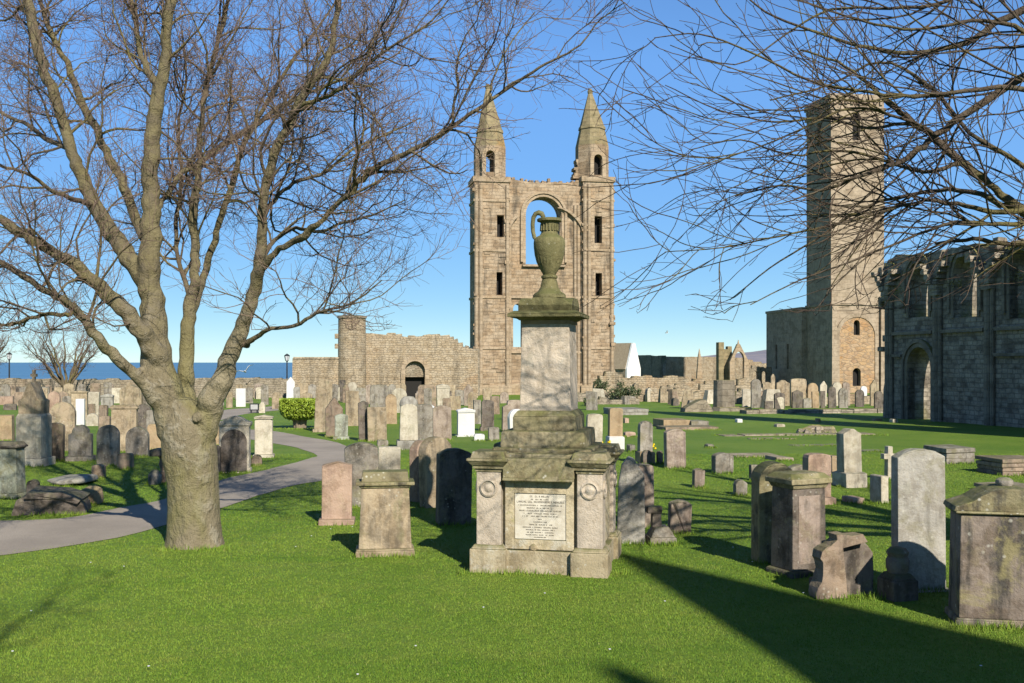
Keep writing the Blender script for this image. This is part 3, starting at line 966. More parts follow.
for i in range(34):
    zz = rn.uniform(2.6, 6.3)
    b.box(rn.uniform(.2, .45), rn.uniform(.5, 1.2), zz, zz + rn.uniform(.15, .3), rn.uniform(-.25, .1), rn.uniform(.1, .9))
b.jitter(.03)
b.build('broken_masonry', M['nave'], N, 0.03)

# --- sea wall, rubble walls, round turret
def simple_wall(name, label, cat, px0, px1, y, deg, rows, thick, mat, amp=.06, step=.7, holes=(), base=-.3, seed=1, group=None):
    f = Fr(px0, y, deg)
    rr = random.Random(seed)
    u1 = f.u(px1)
    out = [(0, base), (u1, base)]
    ks = rows[::-1]
    for (pa, ra), (pb, rb) in zip(ks, ks[1:]):
        a = f.p(pa, ra); c = f.p(pb, rb)
        out += ragged(a[0], a[1], c[0], c[1], step, amp, rr)
    me = wall_mesh(name, out, [h(f) for h in holes], thick)
    o = link(name, me, M[mat], None, f.o, f.t)
    tag(o, label, cat, group)
    return o, f
simple_wall('sea_wall', 'low rubble boundary wall along the cliff edge with the blue sea above it', 'wall', -260, 293, 85, 0,
            [(-260, 378), (-40, 378), (40, 378), (70, 379.5), (130, 379), (180, 378), (293, 378)], 0.6, 'rubble_grey', .05, .9, seed=4)
rw, rf = simple_wall('rubble_wall', 'rubble wall with a broken-off straight top beside the round turret', 'wall', 292, 342, 80, 8,
            [(292, 359.5), (300, 358), (341, 357.5)], 0.9, 'rubble', .05, .6, seed=5)
b = MB()
u0 = rf.u(293); u1 = rf.u(340)
b.box(u1 - u0, 1.05, rf.p(316, 359)[1], rf.p(316, 357)[1], (u0 + u1) / 2, 0.45)
b.build('coping', M['rubble'], rw, .03)
rt = Fr(352, 81, 8)
b = MB()
wd = rt.u(366) - rt.u(338.5)
zt_ = rt.p(352, 318)[1]
b.lathe([(wd / 2 * 1.05, -.3), (wd / 2 * 1.03, 2.2), (wd / 2, zt_ - .1), (wd / 2, zt_)], 28)
TU = thing('round_turret', 'round rubble stair turret with a flat cap rising over the ruined wall', 'tower', rt.o, rt.t)
b.build('shaft', M['rubble'], TU)
b = MB(); b.lathe([(wd / 2 * 1.08, zt_ - .02), (wd / 2 * 1.08, zt_ + .14), (wd / 2 * .8, zt_ + .2)], 28); b.build('cap', M['rubble_grey'], TU)
b = MB()
for r in (335, 345):
    b.box(.45, .5, rt.p(338, r)[1] - .3, rt.p(338, r)[1] + .1, -wd / 2 - .05, 0)
build_split(b, 'corbel', M['rubble'], TU, .03)
rw2, rf2 = simple_wall('ruined_arch_wall', 'high rubble wall with a half blocked pointed doorway between turret and tall gable', 'ruin', 362, 478, 82, 8,
            [(362, 334), (378, 333), (396, 334), (408, 336.5), (430, 334.5), (450, 336), (458, 341), (468, 349), (478, 352)], 1.2, 'rubble', .12, .6,
            holes=[lambda f: arch(f.u(405), f.u(425), f.p(415, 408)[1] + .3, f.p(415, 361)[1], 9)], seed=6)
u0, u1 = rf2.u(405), rf2.u(425)
b = MB(); b.prism(rect(u0, u1, rf2.p(415, 377)[1], rf2.p(415, 358)[1]), 0.3, 0.9); b.build('arch_infill', M['rubble_grey'], rw2)
shade_pane('doorway', u0, u1, 0, rf2.p(415, 377)[1], 0.8, rw2)  # black pane for the shade in the passage
b = MB(); zs = rf2.p(415, 361)[1] - (u1 - u0) / 2
arch_ring(b, u0, u1, zs, 0, .34, -.14, .3, 12, legs=1.2); b.build('arch_surround', M['gable_trim'], rw2)
simple_wall('recessed_wall', 'grey lower wall set back between the rubble wall and the gable turret', 'wall', 452, 480, 92, 8,
            [(452, 352), (466, 344), (472, 349), (480, 347)], 0.8, 'rubble_grey', .1, .5, seed=8)

# --- ruins and buildings right of the gable
simple_wall('rubble_wall', 'irregular heap-like rubble wall behind the low ledge right of the gable', 'wall', 600, 706, 92, 6,
            [(600, 377), (612, 372), (628, 377), (645, 374), (660, 378), (678, 374), (690, 379), (706, 380)], 1.4, 'rubble', .22, .5, seed=11)
simple_wall('low_ruined_wall', 'low flat-topped masonry ledge at the foot of the tall gable', 'wall', 578, 652, 70, 6,
            [(578, 392.5), (610, 393), (648, 395), (652, 397)], 1.6, 'rubble_grey', .05, .7, seed=12)
simple_wall('precinct_wall', 'long straight precinct wall on the skyline with sunlit stone', 'wall', 664, 770, 150, 5,
            [(664, 356.3), (700, 356.7), (735, 357), (770, 364)], 0.8, 'rubble', .05, 1.2, seed=13)
simple_wall('precinct_wall', 'dark shaded stretch of high wall beside the white gabled house', 'wall', 666.5, 640, 148, 111,
            [(666.5, 356), (655, 355.5), (640, 355)], 0.8, 'rubble_grey', .04, 1.0, seed=14)
h = Fr(634, 138, 38)
H = thing('white_house', 'small white-harled gabled house beyond the ruins beside the tall gable', 'house', h.o, h.t)
wd = 2.6; ze = 3.0; zr = h.p(634, 343)[1]
m = MB()
m.prism([(-wd / 2, -.3), (wd / 2, -.3), (wd / 2, ze), (0.22, zr), (-0.22, zr), (-wd / 2, ze)], 0, 0.35)
m.build('gable_wall', M['harl'], H)
m = MB(); m.box(.1, 4.6, -.3, ze, -wd / 2 + .06, 2.7); m.box(.1, 4.6, -.3, ze, wd / 2 - .06, 2.7); m.build('wall', M['rubble'], H)
m = MB()
m.prism([(-wd / 2 - .15, ze - .1), (-wd / 2, ze - .1), (.05, zr - .15), (-.05, zr + .02)], 0.36, 5.0)
m.prism([(wd / 2, ze - .1), (wd / 2 + .15, ze - .1), (.05, zr + .02), (-.05, zr - .15)], 0.36, 5.0)
m.build('roof', plain('brown_roof_tiles', (0.40, 0.32, 0.21), .8, (0.32, .25, .16), 4, .4), H)
m = MB(); m.box(1.5, 1.2, ze, zr + .1, -.3, 4.6); m.build('chimney', M['rubble'], H)
# open gothic gable frame and its stump
q = Fr(739, 118, 4)
Q = thing('ruined_chapel_gable', 'small open pointed gable of pale stone, broken wall behind it', 'ruin', q.o, q.t)
x0, x1 = q.u(730), q.u(749); za = q.p(739, 344)[1]; ze = q.p(739, 362)[1]
me = wall_mesh('gable_wall', [(x0, -.3), (x1, -.3), (x1, ze), (.12, za), (-.12, za), (x0, ze)], [arch(x0 + .55, x1 - .55, 0.5, za - .9, 8, True)], .7)
link('gable_wall', me, M['gable_trim'], Q)
m = MB(); m.ngon(8, .14, za - .05, .03, za + .5, 0, .3); m.build('finial', M['gable_trim'], Q)
m = MB()
xa, xb = q.u(721.5), q.u(727)
m.box(xb - xa, 1.2, -.3, q.p(724, 342)[1], (xa + xb) / 2, 1.8)
m.frustum(1.0, 1.0, -.3, .8, 1, q.p(731, 349)[1], q.u(731), 2.0); m.frustum(.9, 1, -.3, .5, 1, q.p(734, 346)[1], q.u(734.5), 2.4)
m.build('broken_wall', M['spire'], Q, .05)
m = MB(); xc = q.u(708); m.frustum(1.0, .6, -.3, .3, .4, q.p(708, 356)[1], xc, 4); m.ngon(6, .2, q.p(708, 356)[1], .02, q.p(708, 348)[1], xc, 4)
tag(m.build('ruined_pinnacle', M['gable_trim'], None, .03, q.o, q.t), 'slim broken pinnacle in front of the skyline precinct wall', 'ruin')
simple_wall('ruined_house_wall', 'dark openwork ruin wall between the pale gable frame and the shaded chancel', 'ruin', 749, 772, 122, 4,
            [(749, 368), (756, 366), (764, 366.5), (772, 369)], .7, 'rubble_grey', .15, .5,
            holes=[lambda f: arch(f.u(753), f.u(758), f.p(755, 384)[1], f.p(755, 371)[1], 5), lambda f: arch(f.u(762), f.u(767), f.p(765, 384)[1], f.p(765, 371)[1], 5)], seed=15)
for i, (pa, pb, y, rows, lab) in enumerate((
        (650, 700, 80, [(650, 386), (662, 389), (676, 384), (690, 388), (700, 390)], 'low broken rubble wall in front of the skyline precinct wall'),
        (736, 772, 78, [(736, 389), (742, 377.5), (754, 378), (755, 386), (772, 388)], 'low pale ruined wall with one squared pier beside the pillar stump'),
        (700, 726, 88, [(700, 384), (712, 382), (726, 386)], 'short rubble wall behind the dark pillar stump'))):
    simple_wall('low_ruined_wall', lab, 'wall', pa, pb, y, 6, rows, .7, 'rubble', .12, .45, seed=30 + i)
pp = ground_at(724, 411)
P_ = thing('pillar_stump', 'thick broken cathedral pillar stump standing on the lawn', 'ruin', pp, R(10))
m = MB(); rad = 11 * pp.y / F
zt_ = 31 * pp.y / F
m.ngon(12, rad * 1.0, 0, rad * .95, zt_, 0, 0); m.build('shaft', M['nave_trim'], P_, .03)
m = MB(); m.ngon(8, rad * 1.45, -.05, rad * 1.3, .22, 0.1, 0); m.box(rad * 2.6, rad * 1.6, -.05, .15, rad * 1.1, 0); m.build('base', M['nave_trim'], P_, .03)
m = MB()
pp = ground_at(697, 412)
m.prism([(-.75, 0), (.75, 0), (.6, .3), (.35, .62), (.1, .6), (-.3, .42), (-.7, .2)], -.3, .4)
tag(m.build('fallen_masonry', M['rubble_grey'], None, .03, pp, R(10)), 'dark wedge of fallen masonry next to the pillar stump', 'rubble')

# --- the pinnacled turret of the church front, behind the camera (throws the long pointed shadow)
SHL = 12.0 / math.tan(SUN_EL)
FRONT = thing('ruined_church_front', 'ruined church front with two pinnacled turrets standing behind the lawn', 'ruin', (0, 0, 0), 0)
for tx, ty in ((1.10, 10.4), (.62, 6.55)):
    TB = bpy.data.objects.new('turret', None); COL.objects.link(TB); TB.parent = FRONT
    TB.location = (tx + SUN_AZ.x * SHL, ty + SUN_AZ.y * SHL, 0); TB.rotation_euler = (0, 0, R(10))
    m = MB(); m.ngon(8, .97, -.3, .97, 8.9); m.build('shaft', M['tower'], TB)
    m = MB(); m.ngon(8, 1.05, 8.9, .9, 9.3); m.ngon(8, .9, 9.3, .06, 12.0); m.build('spire', M['spire'], TB)
m = MB(); m.box(12, 1.4, -.3, 6.0, 6.8, .3); m.box(3, 1.4, 6, 6.8, 4, .3); m.build('wall', M['tower'], TB)

ST = thing('shadow_tower', 'tall slim stone tower added out of view to cast shadow bands on the lawn', 'ruin', (16.6, 26.3, gz(26.3)), R(10))  # unseen tower, added only for the shadow it throws over the lawn
m = MB(); m.box(2.1, 2.3, -.3, 14.5, 0, 0); m.box(1.5, 1.7, 14.5, 16.2, .25, .2); m.box(.8, 1.2, 16.2, 17.2, .5, .3); m.jitter(.05); m.build('shaft', M['nave'], ST, .04)
m = MB(); m.box(2.4, 2.6, -.3, 1.0, 0, 0); m.build('base', M['nave_trim'], ST, .04)

# ------------------------------------------------------------------ the urn monument
mo = Fr(539.0, 9.35, -12)
MON = thing('urn_monument', 'tall stone monument with a carved one-handled urn on top and an inscribed white plaque', 'monument', mo.o, mo.t)
D = 1.22
CY = D / 2
def zf(row, y=9.35): return CAM_H - (row - HORIZON) * y / F
uL, uR = mo.u(470), mo.u(607.5)
pw = 0.30
# centre pieces
b = MB(); b.box(uR - uL - .08, D - .08, -.05, .215, (uL + uR) / 2, CY); b.build('plinth', M['die'], MON, .012)
b = MB(); b.box(uR - uL - .22, D - .22, .2, 1.0, (uL + uR) / 2, CY); b.build('die', M['die'], MON, .008)
for ix, ux in enumerate((uL + .045 + pw / 2 - .02, uR - .02 - pw / 2)):
    for iy, vy in enumerate((pw / 2, D - pw / 2)):
        P = bpy.data.objects.new('corner_pier', None); COL.objects.link(P); P.parent = MON; P.location = (ux, vy, 0)
        b = MB(); b.box(pw + .05, pw + .05, -.05, .225)
        b.frustum(pw + .03, pw + .03, .225, pw - .02, pw - .02, .262)
        b.build('pier_base', M['die'], P, .012)
        b = MB(); b.box(pw - .06, pw - .06, .25, .985); b.build('pier_shaft', M['shaft'], P, .01)
        b = MB()
        b.box(pw - .04, pw - .04, .955, .985); b.box(pw + .0, pw + .0, .985, 1.015); b.frustum(pw + .02, pw + .02, 1.015, pw + .09, pw + .09, 1.06); b.box(pw + .10, pw + .10, 1.06, 1.085)
        b.frustum(pw + .04, pw + .04, 1.085, pw - .0, pw - .0, 1.15)
        b.build('pier_cap', M['mosscap'], P, .006)
        rz_ = 0.80
        for (dx, dy, ax) in ((0, -1, 0), (1, 0, 1), (-1, 0, 1), (0, 1, 0)):
            if dx == (1 if ix == 0 else -1) or dy == (1 if iy == 0 else -1): continue
            b = MB(); b.lathe([(.086, 0), (.086, .012), (.07, .02), (.062, .008), (.045, .006), (.03, .016), (.004, .02)], 24)
            if ax == 0: b.transform(Matrix.Rotation(R(90) if dy < 0 else R(-90), 4, 'X'))
            else: b.transform(Matrix.Rotation(R(90) * dx, 4, 'Y'))
            b.transform(Matrix.Translation((dx * (pw - .06) / 2, dy * (pw - .06) / 2, rz_)))
            b.build('roundel', M['shaft'], P, smooth=True)
# recessed panels between the piers
x0 = uL + pw + .02; x1 = uR - pw - .015
b = MB()
b.prism(rect(x0, x1, .90, 1.09), -.005, .2); b.box(x1 - x0, .06, .88, .905, (x0 + x1) / 2, .0)
b.build('frieze', M['mosscap'], MON, .008)
b = MB()
fx0, fx1, fz0, fz1 = x0 + .01, x1 - .01, .225, .88
px0, px1, pz0, pz1 = mo.u(513.3) , mo.u(564.5), zf(539.5, 9.42), zf(494, 9.42)
yb = .06
for q in (rect(fx0, px0 - .004, fz0, fz1), rect(px1 + .004, fx1, fz0, fz1), rect(px0 - .004, px1 + .004, fz0, pz0 - .004), rect(px0 - .004, px1 + .004, pz1 + .004, fz1)):
    b.prism(q, yb, .13)
b.build('panel_frame', M['die'], MON, .004)
pl = MB(); pl.prism(rect(px0, px1, pz0, pz1), yb + .010, .13)
PLQ = pl.build('plaque', M['marble'], MON, .004)
# worn lettering: strokes only as tall as they stand on the plaque
rl = random.Random(17)
b = MB()
cxp = (px0 + px1) / 2; pwid = px1 - px0; ph = pz1 - pz0
lines = [(.055, .40, .035), (.12, .36, .022), (.175, .92, .042), (.25, .86, .022), (.31, .52, .024), (.37, .82, .028), (.43, .64, .022), (.49, .70, .024),
         (.555, .08, .018), (.615, .26, .022), (.675, .46, .026), (.735, .68, .024), (.79, .60, .022), (.845, .52, .022), (.90, .56, .02), (.95, .24, .02)]
for fz, fw, hh in lines:
    z = pz1 - fz * ph
    x = cxp - fw * pwid / 2; xe = cxp + fw * pwid / 2
    ht = hh * ph
    while x < xe:
        if rl.random() < .16:
            x += .010; continue
        gw = rl.uniform(.45, .75) * ht
        sw_ = ht * .17
        k = rl.randrange(4)
        b.prism(rect(x, x + sw_, z - ht / 2, z + ht / 2), yb + .0075, yb + .0115)
        if k in (0, 1): b.prism(rect(x + gw - sw_, x + gw, z - ht / 2, z + ht / 2), yb + .0075, yb + .0115)
        if k in (0, 2): b.prism(rect(x + sw_, x + gw - sw_, z + ht * .32, z + ht * .5), yb + .0075, yb + .0115)
        if k in (2, 3): b.prism(rect(x + sw_, x + gw, z - ht * .5, z - ht * .32), yb + .0075, yb + .0115)
        if k == 1: b.prism(rect(x + sw_, x + gw - sw_, z - ht * .1, z + ht * .1), yb + .0075, yb + .0115)
        x += gw + ht * .28
ins = b.build('inscription', M['letter'], PLQ)
ins['kind'] = 'stuff'
b = MB(); b.box(.14, .6, .24, .94, uR - .15, CY); b.build('side_panel', M['die'], MON, .008)
b = MB(); b.lathe([(.035, 0), (.035, .01), (.02, .02)], 12); b.transform(Matrix.Rotation(R(90), 4, 'X')); b.transform(Matrix.Translation((mo.u(532), yb - .001, zf(548, 9.4))))
b.build('ring_boss', M['die'], MON)
# stepped blocks, shaft, cap
cx = (uL + uR) / 2 + .005
b = MB(); b.box(uR - uL - .2, D - .16, 1.05, 1.13, cx, CY); b.build('cornice', M['mosscap'], MON, .02)
b = MB(); b.box(.96, .94, 1.125, 1.175, cx, CY); b.build('step', M['mosscap'], MON, .02)
b = MB(); b.frustum(.83, .83, 1.17, .81, .81, 1.335, cx, CY); b.build('step', M['mosscap'], MON, .025)
b = MB(); b.box(.62, .62, 1.33, 1.47, cx, CY); b.frustum(.62, .62, 1.47, .54, .54, 1.525, cx, CY); b.build('step', M['mosscap'], MON, .012)
b = MB(); b.frustum(.505, .505, 1.52, .47, .47, 2.375, cx, CY); b.build('shaft', M['shaft'], MON, .012)
b = MB(); b.box(.49, .49, 2.372, 2.41, cx, CY); b.build('necking', M['orange'], MON, .006)
b = MB(); b.frustum(.51, .51, 2.408, .60, .60, 2.44, cx, CY); b.box(.71, .71, 2.438, 2.47, cx, CY); b.frustum(.72, .72, 2.47, .60, .60, 2.50, cx, CY)
b.build('shaft_cap', M['urn'], MON, .006)
b = MB()
for a in (0, 1):
    w_ = .53
    pr = [(-w_ / 2, 2.495), (w_ / 2, 2.495), (w_ / 2, 2.56), (w_ * .36, 2.61), (w_ * .2, 2.63), (-w_ * .2, 2.63), (-w_ * .36, 2.61), (-w_ / 2, 2.56)]
    c_ = MB(); c_.prism(pr, -w_ / 2, w_ / 2)
    if a: c_.transform(Matrix.Rotation(R(90), 4, 'Z'))
    tmp = bpy.data.meshes.new('t'); c_.transform(Matrix.Translation((cx, CY, .002 * a))); c_.bm.to_mesh(tmp); c_.bm.free(); b.bm.from_mesh(tmp); bpy.data.meshes.remove(tmp)
b.build('urn_pedestal', M['urn'], MON, .004)
URN = bpy.data.objects.new('urn', None); COL.objects.link(URN); URN.parent = MON; URN.location = (cx, CY, 0)
k_ = .00998
prof = [(.165, 298), (.165, 295.5), (.15, 293.5), (.115, 291.5), (.09, 287), (.078, 281), (.07, 278.8), (.082, 278), (.082, 276), (.062, 275), (.07, 273.5), (.10, 268.5),
        (.130, 262), (.148, 255), (.156, 248), (.158, 243), (.153, 239.5), (.128, 237), (.098, 235.5), (.083, 233), (.079, 229), (.083, 224.5), (.092, 222.3), (.122, 221.3), (.124, 219.3), (.112, 218.4), (.08, 218.6), (.06, 221)]
b = MB(); b.lathe([(r, zf(row, 9.94)) for r, row in prof], 48, flute=(zf(272, 9.94), zf(249, 9.94)))
b.build('urn_body', M['urn'], URN, smooth=True)
b = MB()
rnr = random.Random(4)
for i in range(18):
    a = 2 * math.pi * i / 18
    b.frustum(.016, .016, zf(231, 9.94), .008, .008, zf(224, 9.94), .088 * math.cos(a), .088 * math.sin(a))
b.build('neck_carving', M['urn'], URN, .002)
hp = [(552 - 31.5, 238), (535, 236.8), (533.6, 231), (533.2, 224), (534, 217), (536.3, 213.2), (539.5, 212.2), (542.5, 213.4), (544, 216.3), (543.2, 219)]
hp[0] = (537.5, 240)
b = MB(); b.tube([((px - 550.3) * k_, 0, zf(r, 9.94)) for px, r in hp], [.018, .021, .021, .021, .022, .024, .027, .027, .024, .016], 10)
b.build('handle', M['urn'], URN, smooth=True)

# ------------------------------------------------------------------ gravestones
GS = 'gravestones standing in the churchyard'
def arcpts(x0, x1, z0, z1, n=9):
    """a rising and falling curve from (x1,z0) over the crown z1 to (x0,z0)"""
    c = (x0 + x1) / 2; w = (x1 - x0) / 2; h = z1 - z0
    if h >= w * .98:
        return [(c + w * math.cos(math.pi * i / n), z1 - w + w * math.sin(math.pi * i / n)) for i in range(n + 1)]
    rad = (w * w + h * h) / (2 * h); a = math.asin(min(1, w / rad))
    return [(c + rad * math.sin(a - 2 * a * i / n), z1 - rad + rad * math.cos(a - 2 * a * i / n)) for i in range(n + 1)]
def outline(style, w, h, z0):
    x0, x1 = -w / 2, w / 2
    o = [(x0, z0), (x1, z0)]
    if style == 'round': return o + arcpts(x0, x1, h - w / 2, h, 14)
    if style == 'segment': return o + arcpts(x0, x1, h - w * .16, h, 9)
    if style == 'soft': return o + [(x1, h - w * .16), (x1 - w * .05, h - w * .05)] + arcpts(x0 + w * .16, x1 - w * .16, h - w * .02, h, 4) + [(x0 + w * .05, h - w * .05), (x0, h - w * .16)]
    if style == 'gable': return o + [(x1, h - w * .22), (0.01, h), (-.01, h), (x0, h - w * .22)]
    if style == 'lowgable': return o + [(x1, h - w * .12), (0.01, h), (-.01, h), (x0, h - w * .12)]
    if style == 'steep': return o + [(x1, h - w * .62), (.02, h), (-.02, h), (x0, h - w * .62)]
    if style == 'shoulder': return o + [(x1, h - w * .42), (x1 - w * .12, h - w * .40)] + arcpts(x0 + w * .14, x1 - w * .14, h - w * .36, h, 10) + [(x0 + w * .12, h - w * .40), (x0, h - w * .42)]
    if style == 'ogee': return o + [(x1, h - w * .26), (x1 - w * .06, h - w * .2), (x1 - w * .2, h - w * .15), (x1 - w * .32, h - w * .05), (w * .08, h), (-w * .08, h), (x0 + w * .32, h - w * .05), (x0 + w * .2, h - w * .15), (x0 + w * .06, h - w * .2), (x0, h - w * .26)]
    if style == 'broken': return o + [(x1, h * .78), (x1 - w * .2, h * .86), (w * .1, h * .97), (-w * .15, h), (x0 + w * .12, h * .9), (x0, h * .7)]
    return o + [(x1, h), (x0, h)]
FOOT = []
def site(L, Rr, base, y=None):
    px = (L + Rr) / 2
    if y is None: p = ground_at(px, base)
    else: p = Vector(((px - 512) * y / F, y, gz(y)))
    if p.y < 34: FOOT.append((p.x, p.y, (Rr - L) * p.y / F))
    return p, p.y / F
def S(style, L, Rr, top, base, mat, label, name='headstone', cat='gravestone', t=None, b=0.0, y=None, rz=None, lean=None, group=GS, taper=0.0, cap=None, notch=None, bmat=None):
    """one gravestone from its outline in the photo; b = height of the base block in pixels, its width is the full L..R"""
    rnd = random.Random(int(L * 31 + top * 7 + base))
    p, k = site(L, Rr, base, y)
    zg = p.z
    H = CAM_H - (top - HORIZON) * k - zg
    W = (Rr - L) * k
    deg = 10 + rnd.uniform(-3, 3) if rz is None else rz
    fr = max(.8, math.cos(R(deg)))
    t = t if t is not None else max(.10, min(.2, W * .22))
    # the visible thickness takes part of the outline's width
    ang = math.atan2(p.x, p.y) + R(deg) * 1.0
    vis = abs(math.sin(math.atan2(p.x, p.y) + R(deg))) * t
    W = max(W * .5, (W - vis) / fr)
    if lean is None: lean = (rnd.uniform(-1.5, 1.5), rnd.uniform(-2.0, 2.5))
    if b > 0 or cap:
        o = thing(name, label, cat, p, R(deg), group)
        hb = b * k
        sw = W * (.84 if b > 0 else 1.0)
        if b > 0:
            m = MB(); m.box(W, t * 1.9, -.12, hb * .98, 0, t * .5); m.frustum(W, t * 1.9, hb * .98, sw * 1.04, t * 1.2, hb * 1.06, 0, t * .5)
            m.jitter(.004); m.build('base', bmat or mat, o, .012)
        m = MB()
        hh = H
        capz = 0
        if cap: capz = cap * k; hh = H - capz * .75
        m.prism(outline(style, sw, hh, hb - .01), 0, t)
        if taper:
            for v in m.bm.verts: v.co.x *= 1 - taper * max(0, v.co.z / H)
        m.jitter(.003)
        m.build('slab', mat, o, .012)
        if cap:
            m = MB(); zz = hh - capz * .25
            m.box(sw * 1.06 * (1 - taper), t + .06, zz, zz + capz * .35, 0, t / 2)
            m.prism([(-sw * .56 * (1 - taper), zz + capz * .35), (sw * .56 * (1 - taper), zz + capz * .35), (sw * .5 * (1 - taper), zz + capz * .55), (0, zz + capz), (-sw * .5 * (1 - taper), zz + capz * .55)], -.045, t + .045)
            m.build('cap', mat, o, .008)
        o.rotation_euler = (R(lean[1]) * .5, R(lean[0]) * .5, R(deg))
        return o
    m = MB()
    ol = outline(style, W, H, -.15)
    m.prism(ol, 0, t)
    if taper:
        for v in m.bm.verts: v.co.x *= 1 - taper * max(0, v.co.z / H)
    m.jitter(.004)
    o = m.build(name, mat, None, min(.018, t * .12), p, R(deg))
    o.rotation_euler = (R(lean[1]), R(lean[0]), R(deg))
    return tag(o, label, cat, group)
def mm(k): return M[k]
def PED(L, Rr, top, base, mat, label, panelmat=None, rz=None, cap=.10, head='block', y=None, depth=.6, capmat=None, inset=.1, taper=.1, name='pedestal_tomb', panel=None, base_frac=.09, blk=.13):
    """a pedestal-shaped tomb: base block, battered die, cornice and a top block or pediment"""
    p, k = site(L, Rr, base, y)
    H = CAM_H - (top - HORIZON) * k - p.z
    deg = 10 if rz is None else rz
    W = (Rr - L) * k
    d = W * depth
    vis = abs(math.sin(math.atan2(p.x, p.y) + R(deg))) * d
    W = (W - vis * .8) / math.cos(R(deg))
    d = W * depth
    o = thing(name, label, 'gravestone', p, R(deg), GS)
    hb = H * base_frac; hc = H * (1 - blk - cap) if head == 'block' else H * (1 - blk - cap)
    m = MB(); m.box(W, d, -.1, hb * .75, 0, d / 2); m.frustum(W, d, hb * .75, W * (1 - inset * .6), d * (1 - inset * .6), hb, 0, d / 2); m.build('base', mat, o, .012)
    w1 = W * (1 - inset); w2 = w1 * (1 - taper)
    m = MB(); m.frustum(w1, d * (1 - inset), hb, w2, d * (1 - inset) * (1 - taper), hc, 0, d / 2); m.build('die', mat, o, .01)
    cm = capmat or mat
    zt_ = hc + H * cap
    m = MB()
    m.frustum(w2 * 1.02, d * .85, hc - .002, w2 * 1.12, d * .95, hc + H * cap * .45, 0, d / 2)
    m.box(max(W, w2 * 1.2) if cap > .05 else W, d * 1.04, hc + H * cap * .45, zt_, 0, d / 2)
    m.build('cornice', cm, o, .01)
    m = MB()
    if head == 'block': m.frustum(w2 * 1.0, d * .8, zt_ - .005, w2 * .95, d * .7, H * .985, 0, d / 2)
    elif head == 'pediment':
        m.prism([(-W * .52, zt_ - .003), (W * .52, zt_ - .003), (W * .50, zt_ + .035)] + arcpts(-W * .34, W * .34, zt_ + (H - zt_) * .45, H, 8) + [(-W * .50, zt_ + .035)], 0, d)
    elif head == 'slope': m.frustum(W * 1.0, d * 1.0, zt_ - .003, W * .82, d * .7, H, 0, d / 2)
    m.build('top_block', cm, o, .012)
    if panel:
        m = MB(); m.prism(arch(-w1 * .3, w1 * .3, hb + .05, hc - H * .08, 7) if panel == 'arch' else rect(-w1 * .32, w1 * .32, hb + .06, hc - H * .07), -.012, .05)
        m.transform(Matrix.Translation((0, d * inset * .5 + .012, 0)))
        m.build('panel', panelmat or mat, o, .004)
    return o

# --- foreground and middle ground, left of the monument
PED(356, 414.5, 471, 557, M['buff'], 'buff pedestal tombstone with moulded cornice and blocky mossy top, beside the urn monument', rz=8, taper=.10, cap=.075, capmat=M['moss'], depth=.55)
S('lowgable', 318.5, 354.5, 462, 524.5, M['pink'], 'smooth pink sandstone headstone with a low pointed top near the path', b=5.5, t=.16, rz=6)
S('segment', 346, 379, 443, 507, M['grey'], 'broad grey-buff headstone right behind the pink one', t=.16)
S('flat', 378, 400, 447, 494, M['pale'], 'pale streaked headstone peeping over the buff pedestal tomb', t=.14)
S('round', 412, 441, 440, 501, M['pink'], 'pale pink round-headed headstone set edgewise behind a buff one', rz=52, t=.16)
S('round', 424, 458, 437, 507, M['buff'], 'buff round-headed headstone between the pale pink one and the big dark one', rz=38, t=.2)
S('segment', 437, 473, 449, 525, M['dark'], 'big dark shaded headstone with a rounded top, close beside the urn monument', t=.24, rz=14)  # monument's shade is also put into the dark stone colour
# --- right of the monument
S('broken', 616, 645, 457, 544, M['silver'], 'silver-grey slab with a sloping shoulder leaning close behind the urn monument', t=.2, rz=-6, taper=.12)
S('soft', 636, 657, 465, 528, M['pinkgrey'], 'narrow pinkish-grey headstone behind the silver-grey slab', t=.18)
o = thing('cross_stump', 'low stone base with the broken stub of a cross, behind the urn monument', 'gravestone', site(650, 677, 545)[0], R(4), GS)
k = site(650, 677, 545)[1]
m = MB(); m.box(27 * k, .3, -.08, 7 * k, 0, .15); m.frustum(25 * k, .27, 7 * k, 14 * k, .2, 17 * k, 0, .15); m.build('base', M['grey'], o, .012)
m = MB(); m.frustum(10 * k, .12, 16 * k, 9 * k, .1, 30 * k, -.05, .15); m.box(15 * k, .1, 30 * k, 37 * k, -.07, .15); m.build('stub', M['dark'], o, .012)
S('segment', 668.5, 692.5, 501, 534, M['pinkgrey'], 'small pinkish headstone with rounded top and mossy foot, in the dappled shade', t=.14, rz=2, lean=(1, 3))
S('soft', 586, 603, 414, 452, M['pale'], 'pale headstone just emerging from behind the monument shaft', t=.14)
S('soft', 607, 625, 408, 450, M['orange'], 'orange-buff round-shouldered headstone standing on a white block', b=13, bmat=M['white'], t=.16)
S('round', 637, 655.5, 421, 464, M['grey'], 'grey streaked round-headed headstone with daffodils and two small dark stones at its foot', b=12, t=.16, bmat=M['orange'])
S('round', 642, 653, 450, 465, M['dark'], 'larger of two small dark stones at the foot of the grey streaked headstone', t=.1)
S('round', 657, 664, 451, 464, M['dark'], 'smaller of two small dark stones next to the tall pinkish slab', t=.1)
S('segment', 665, 688.5, 429, 468.5, M['pinkgrey'], 'tall pinkish slab headstone standing alone on open lawn', t=.17)
S('segment', 713, 736.5, 453, 473.5, M['grey'], 'squat wide grey-brown headstone alone on the lawn', t=.2)
S('segment', 693, 706.5, 469, 488, M['pinkgrey'], 'small upright pinkish marker stone on the lawn, before the squat wide one', t=.12)
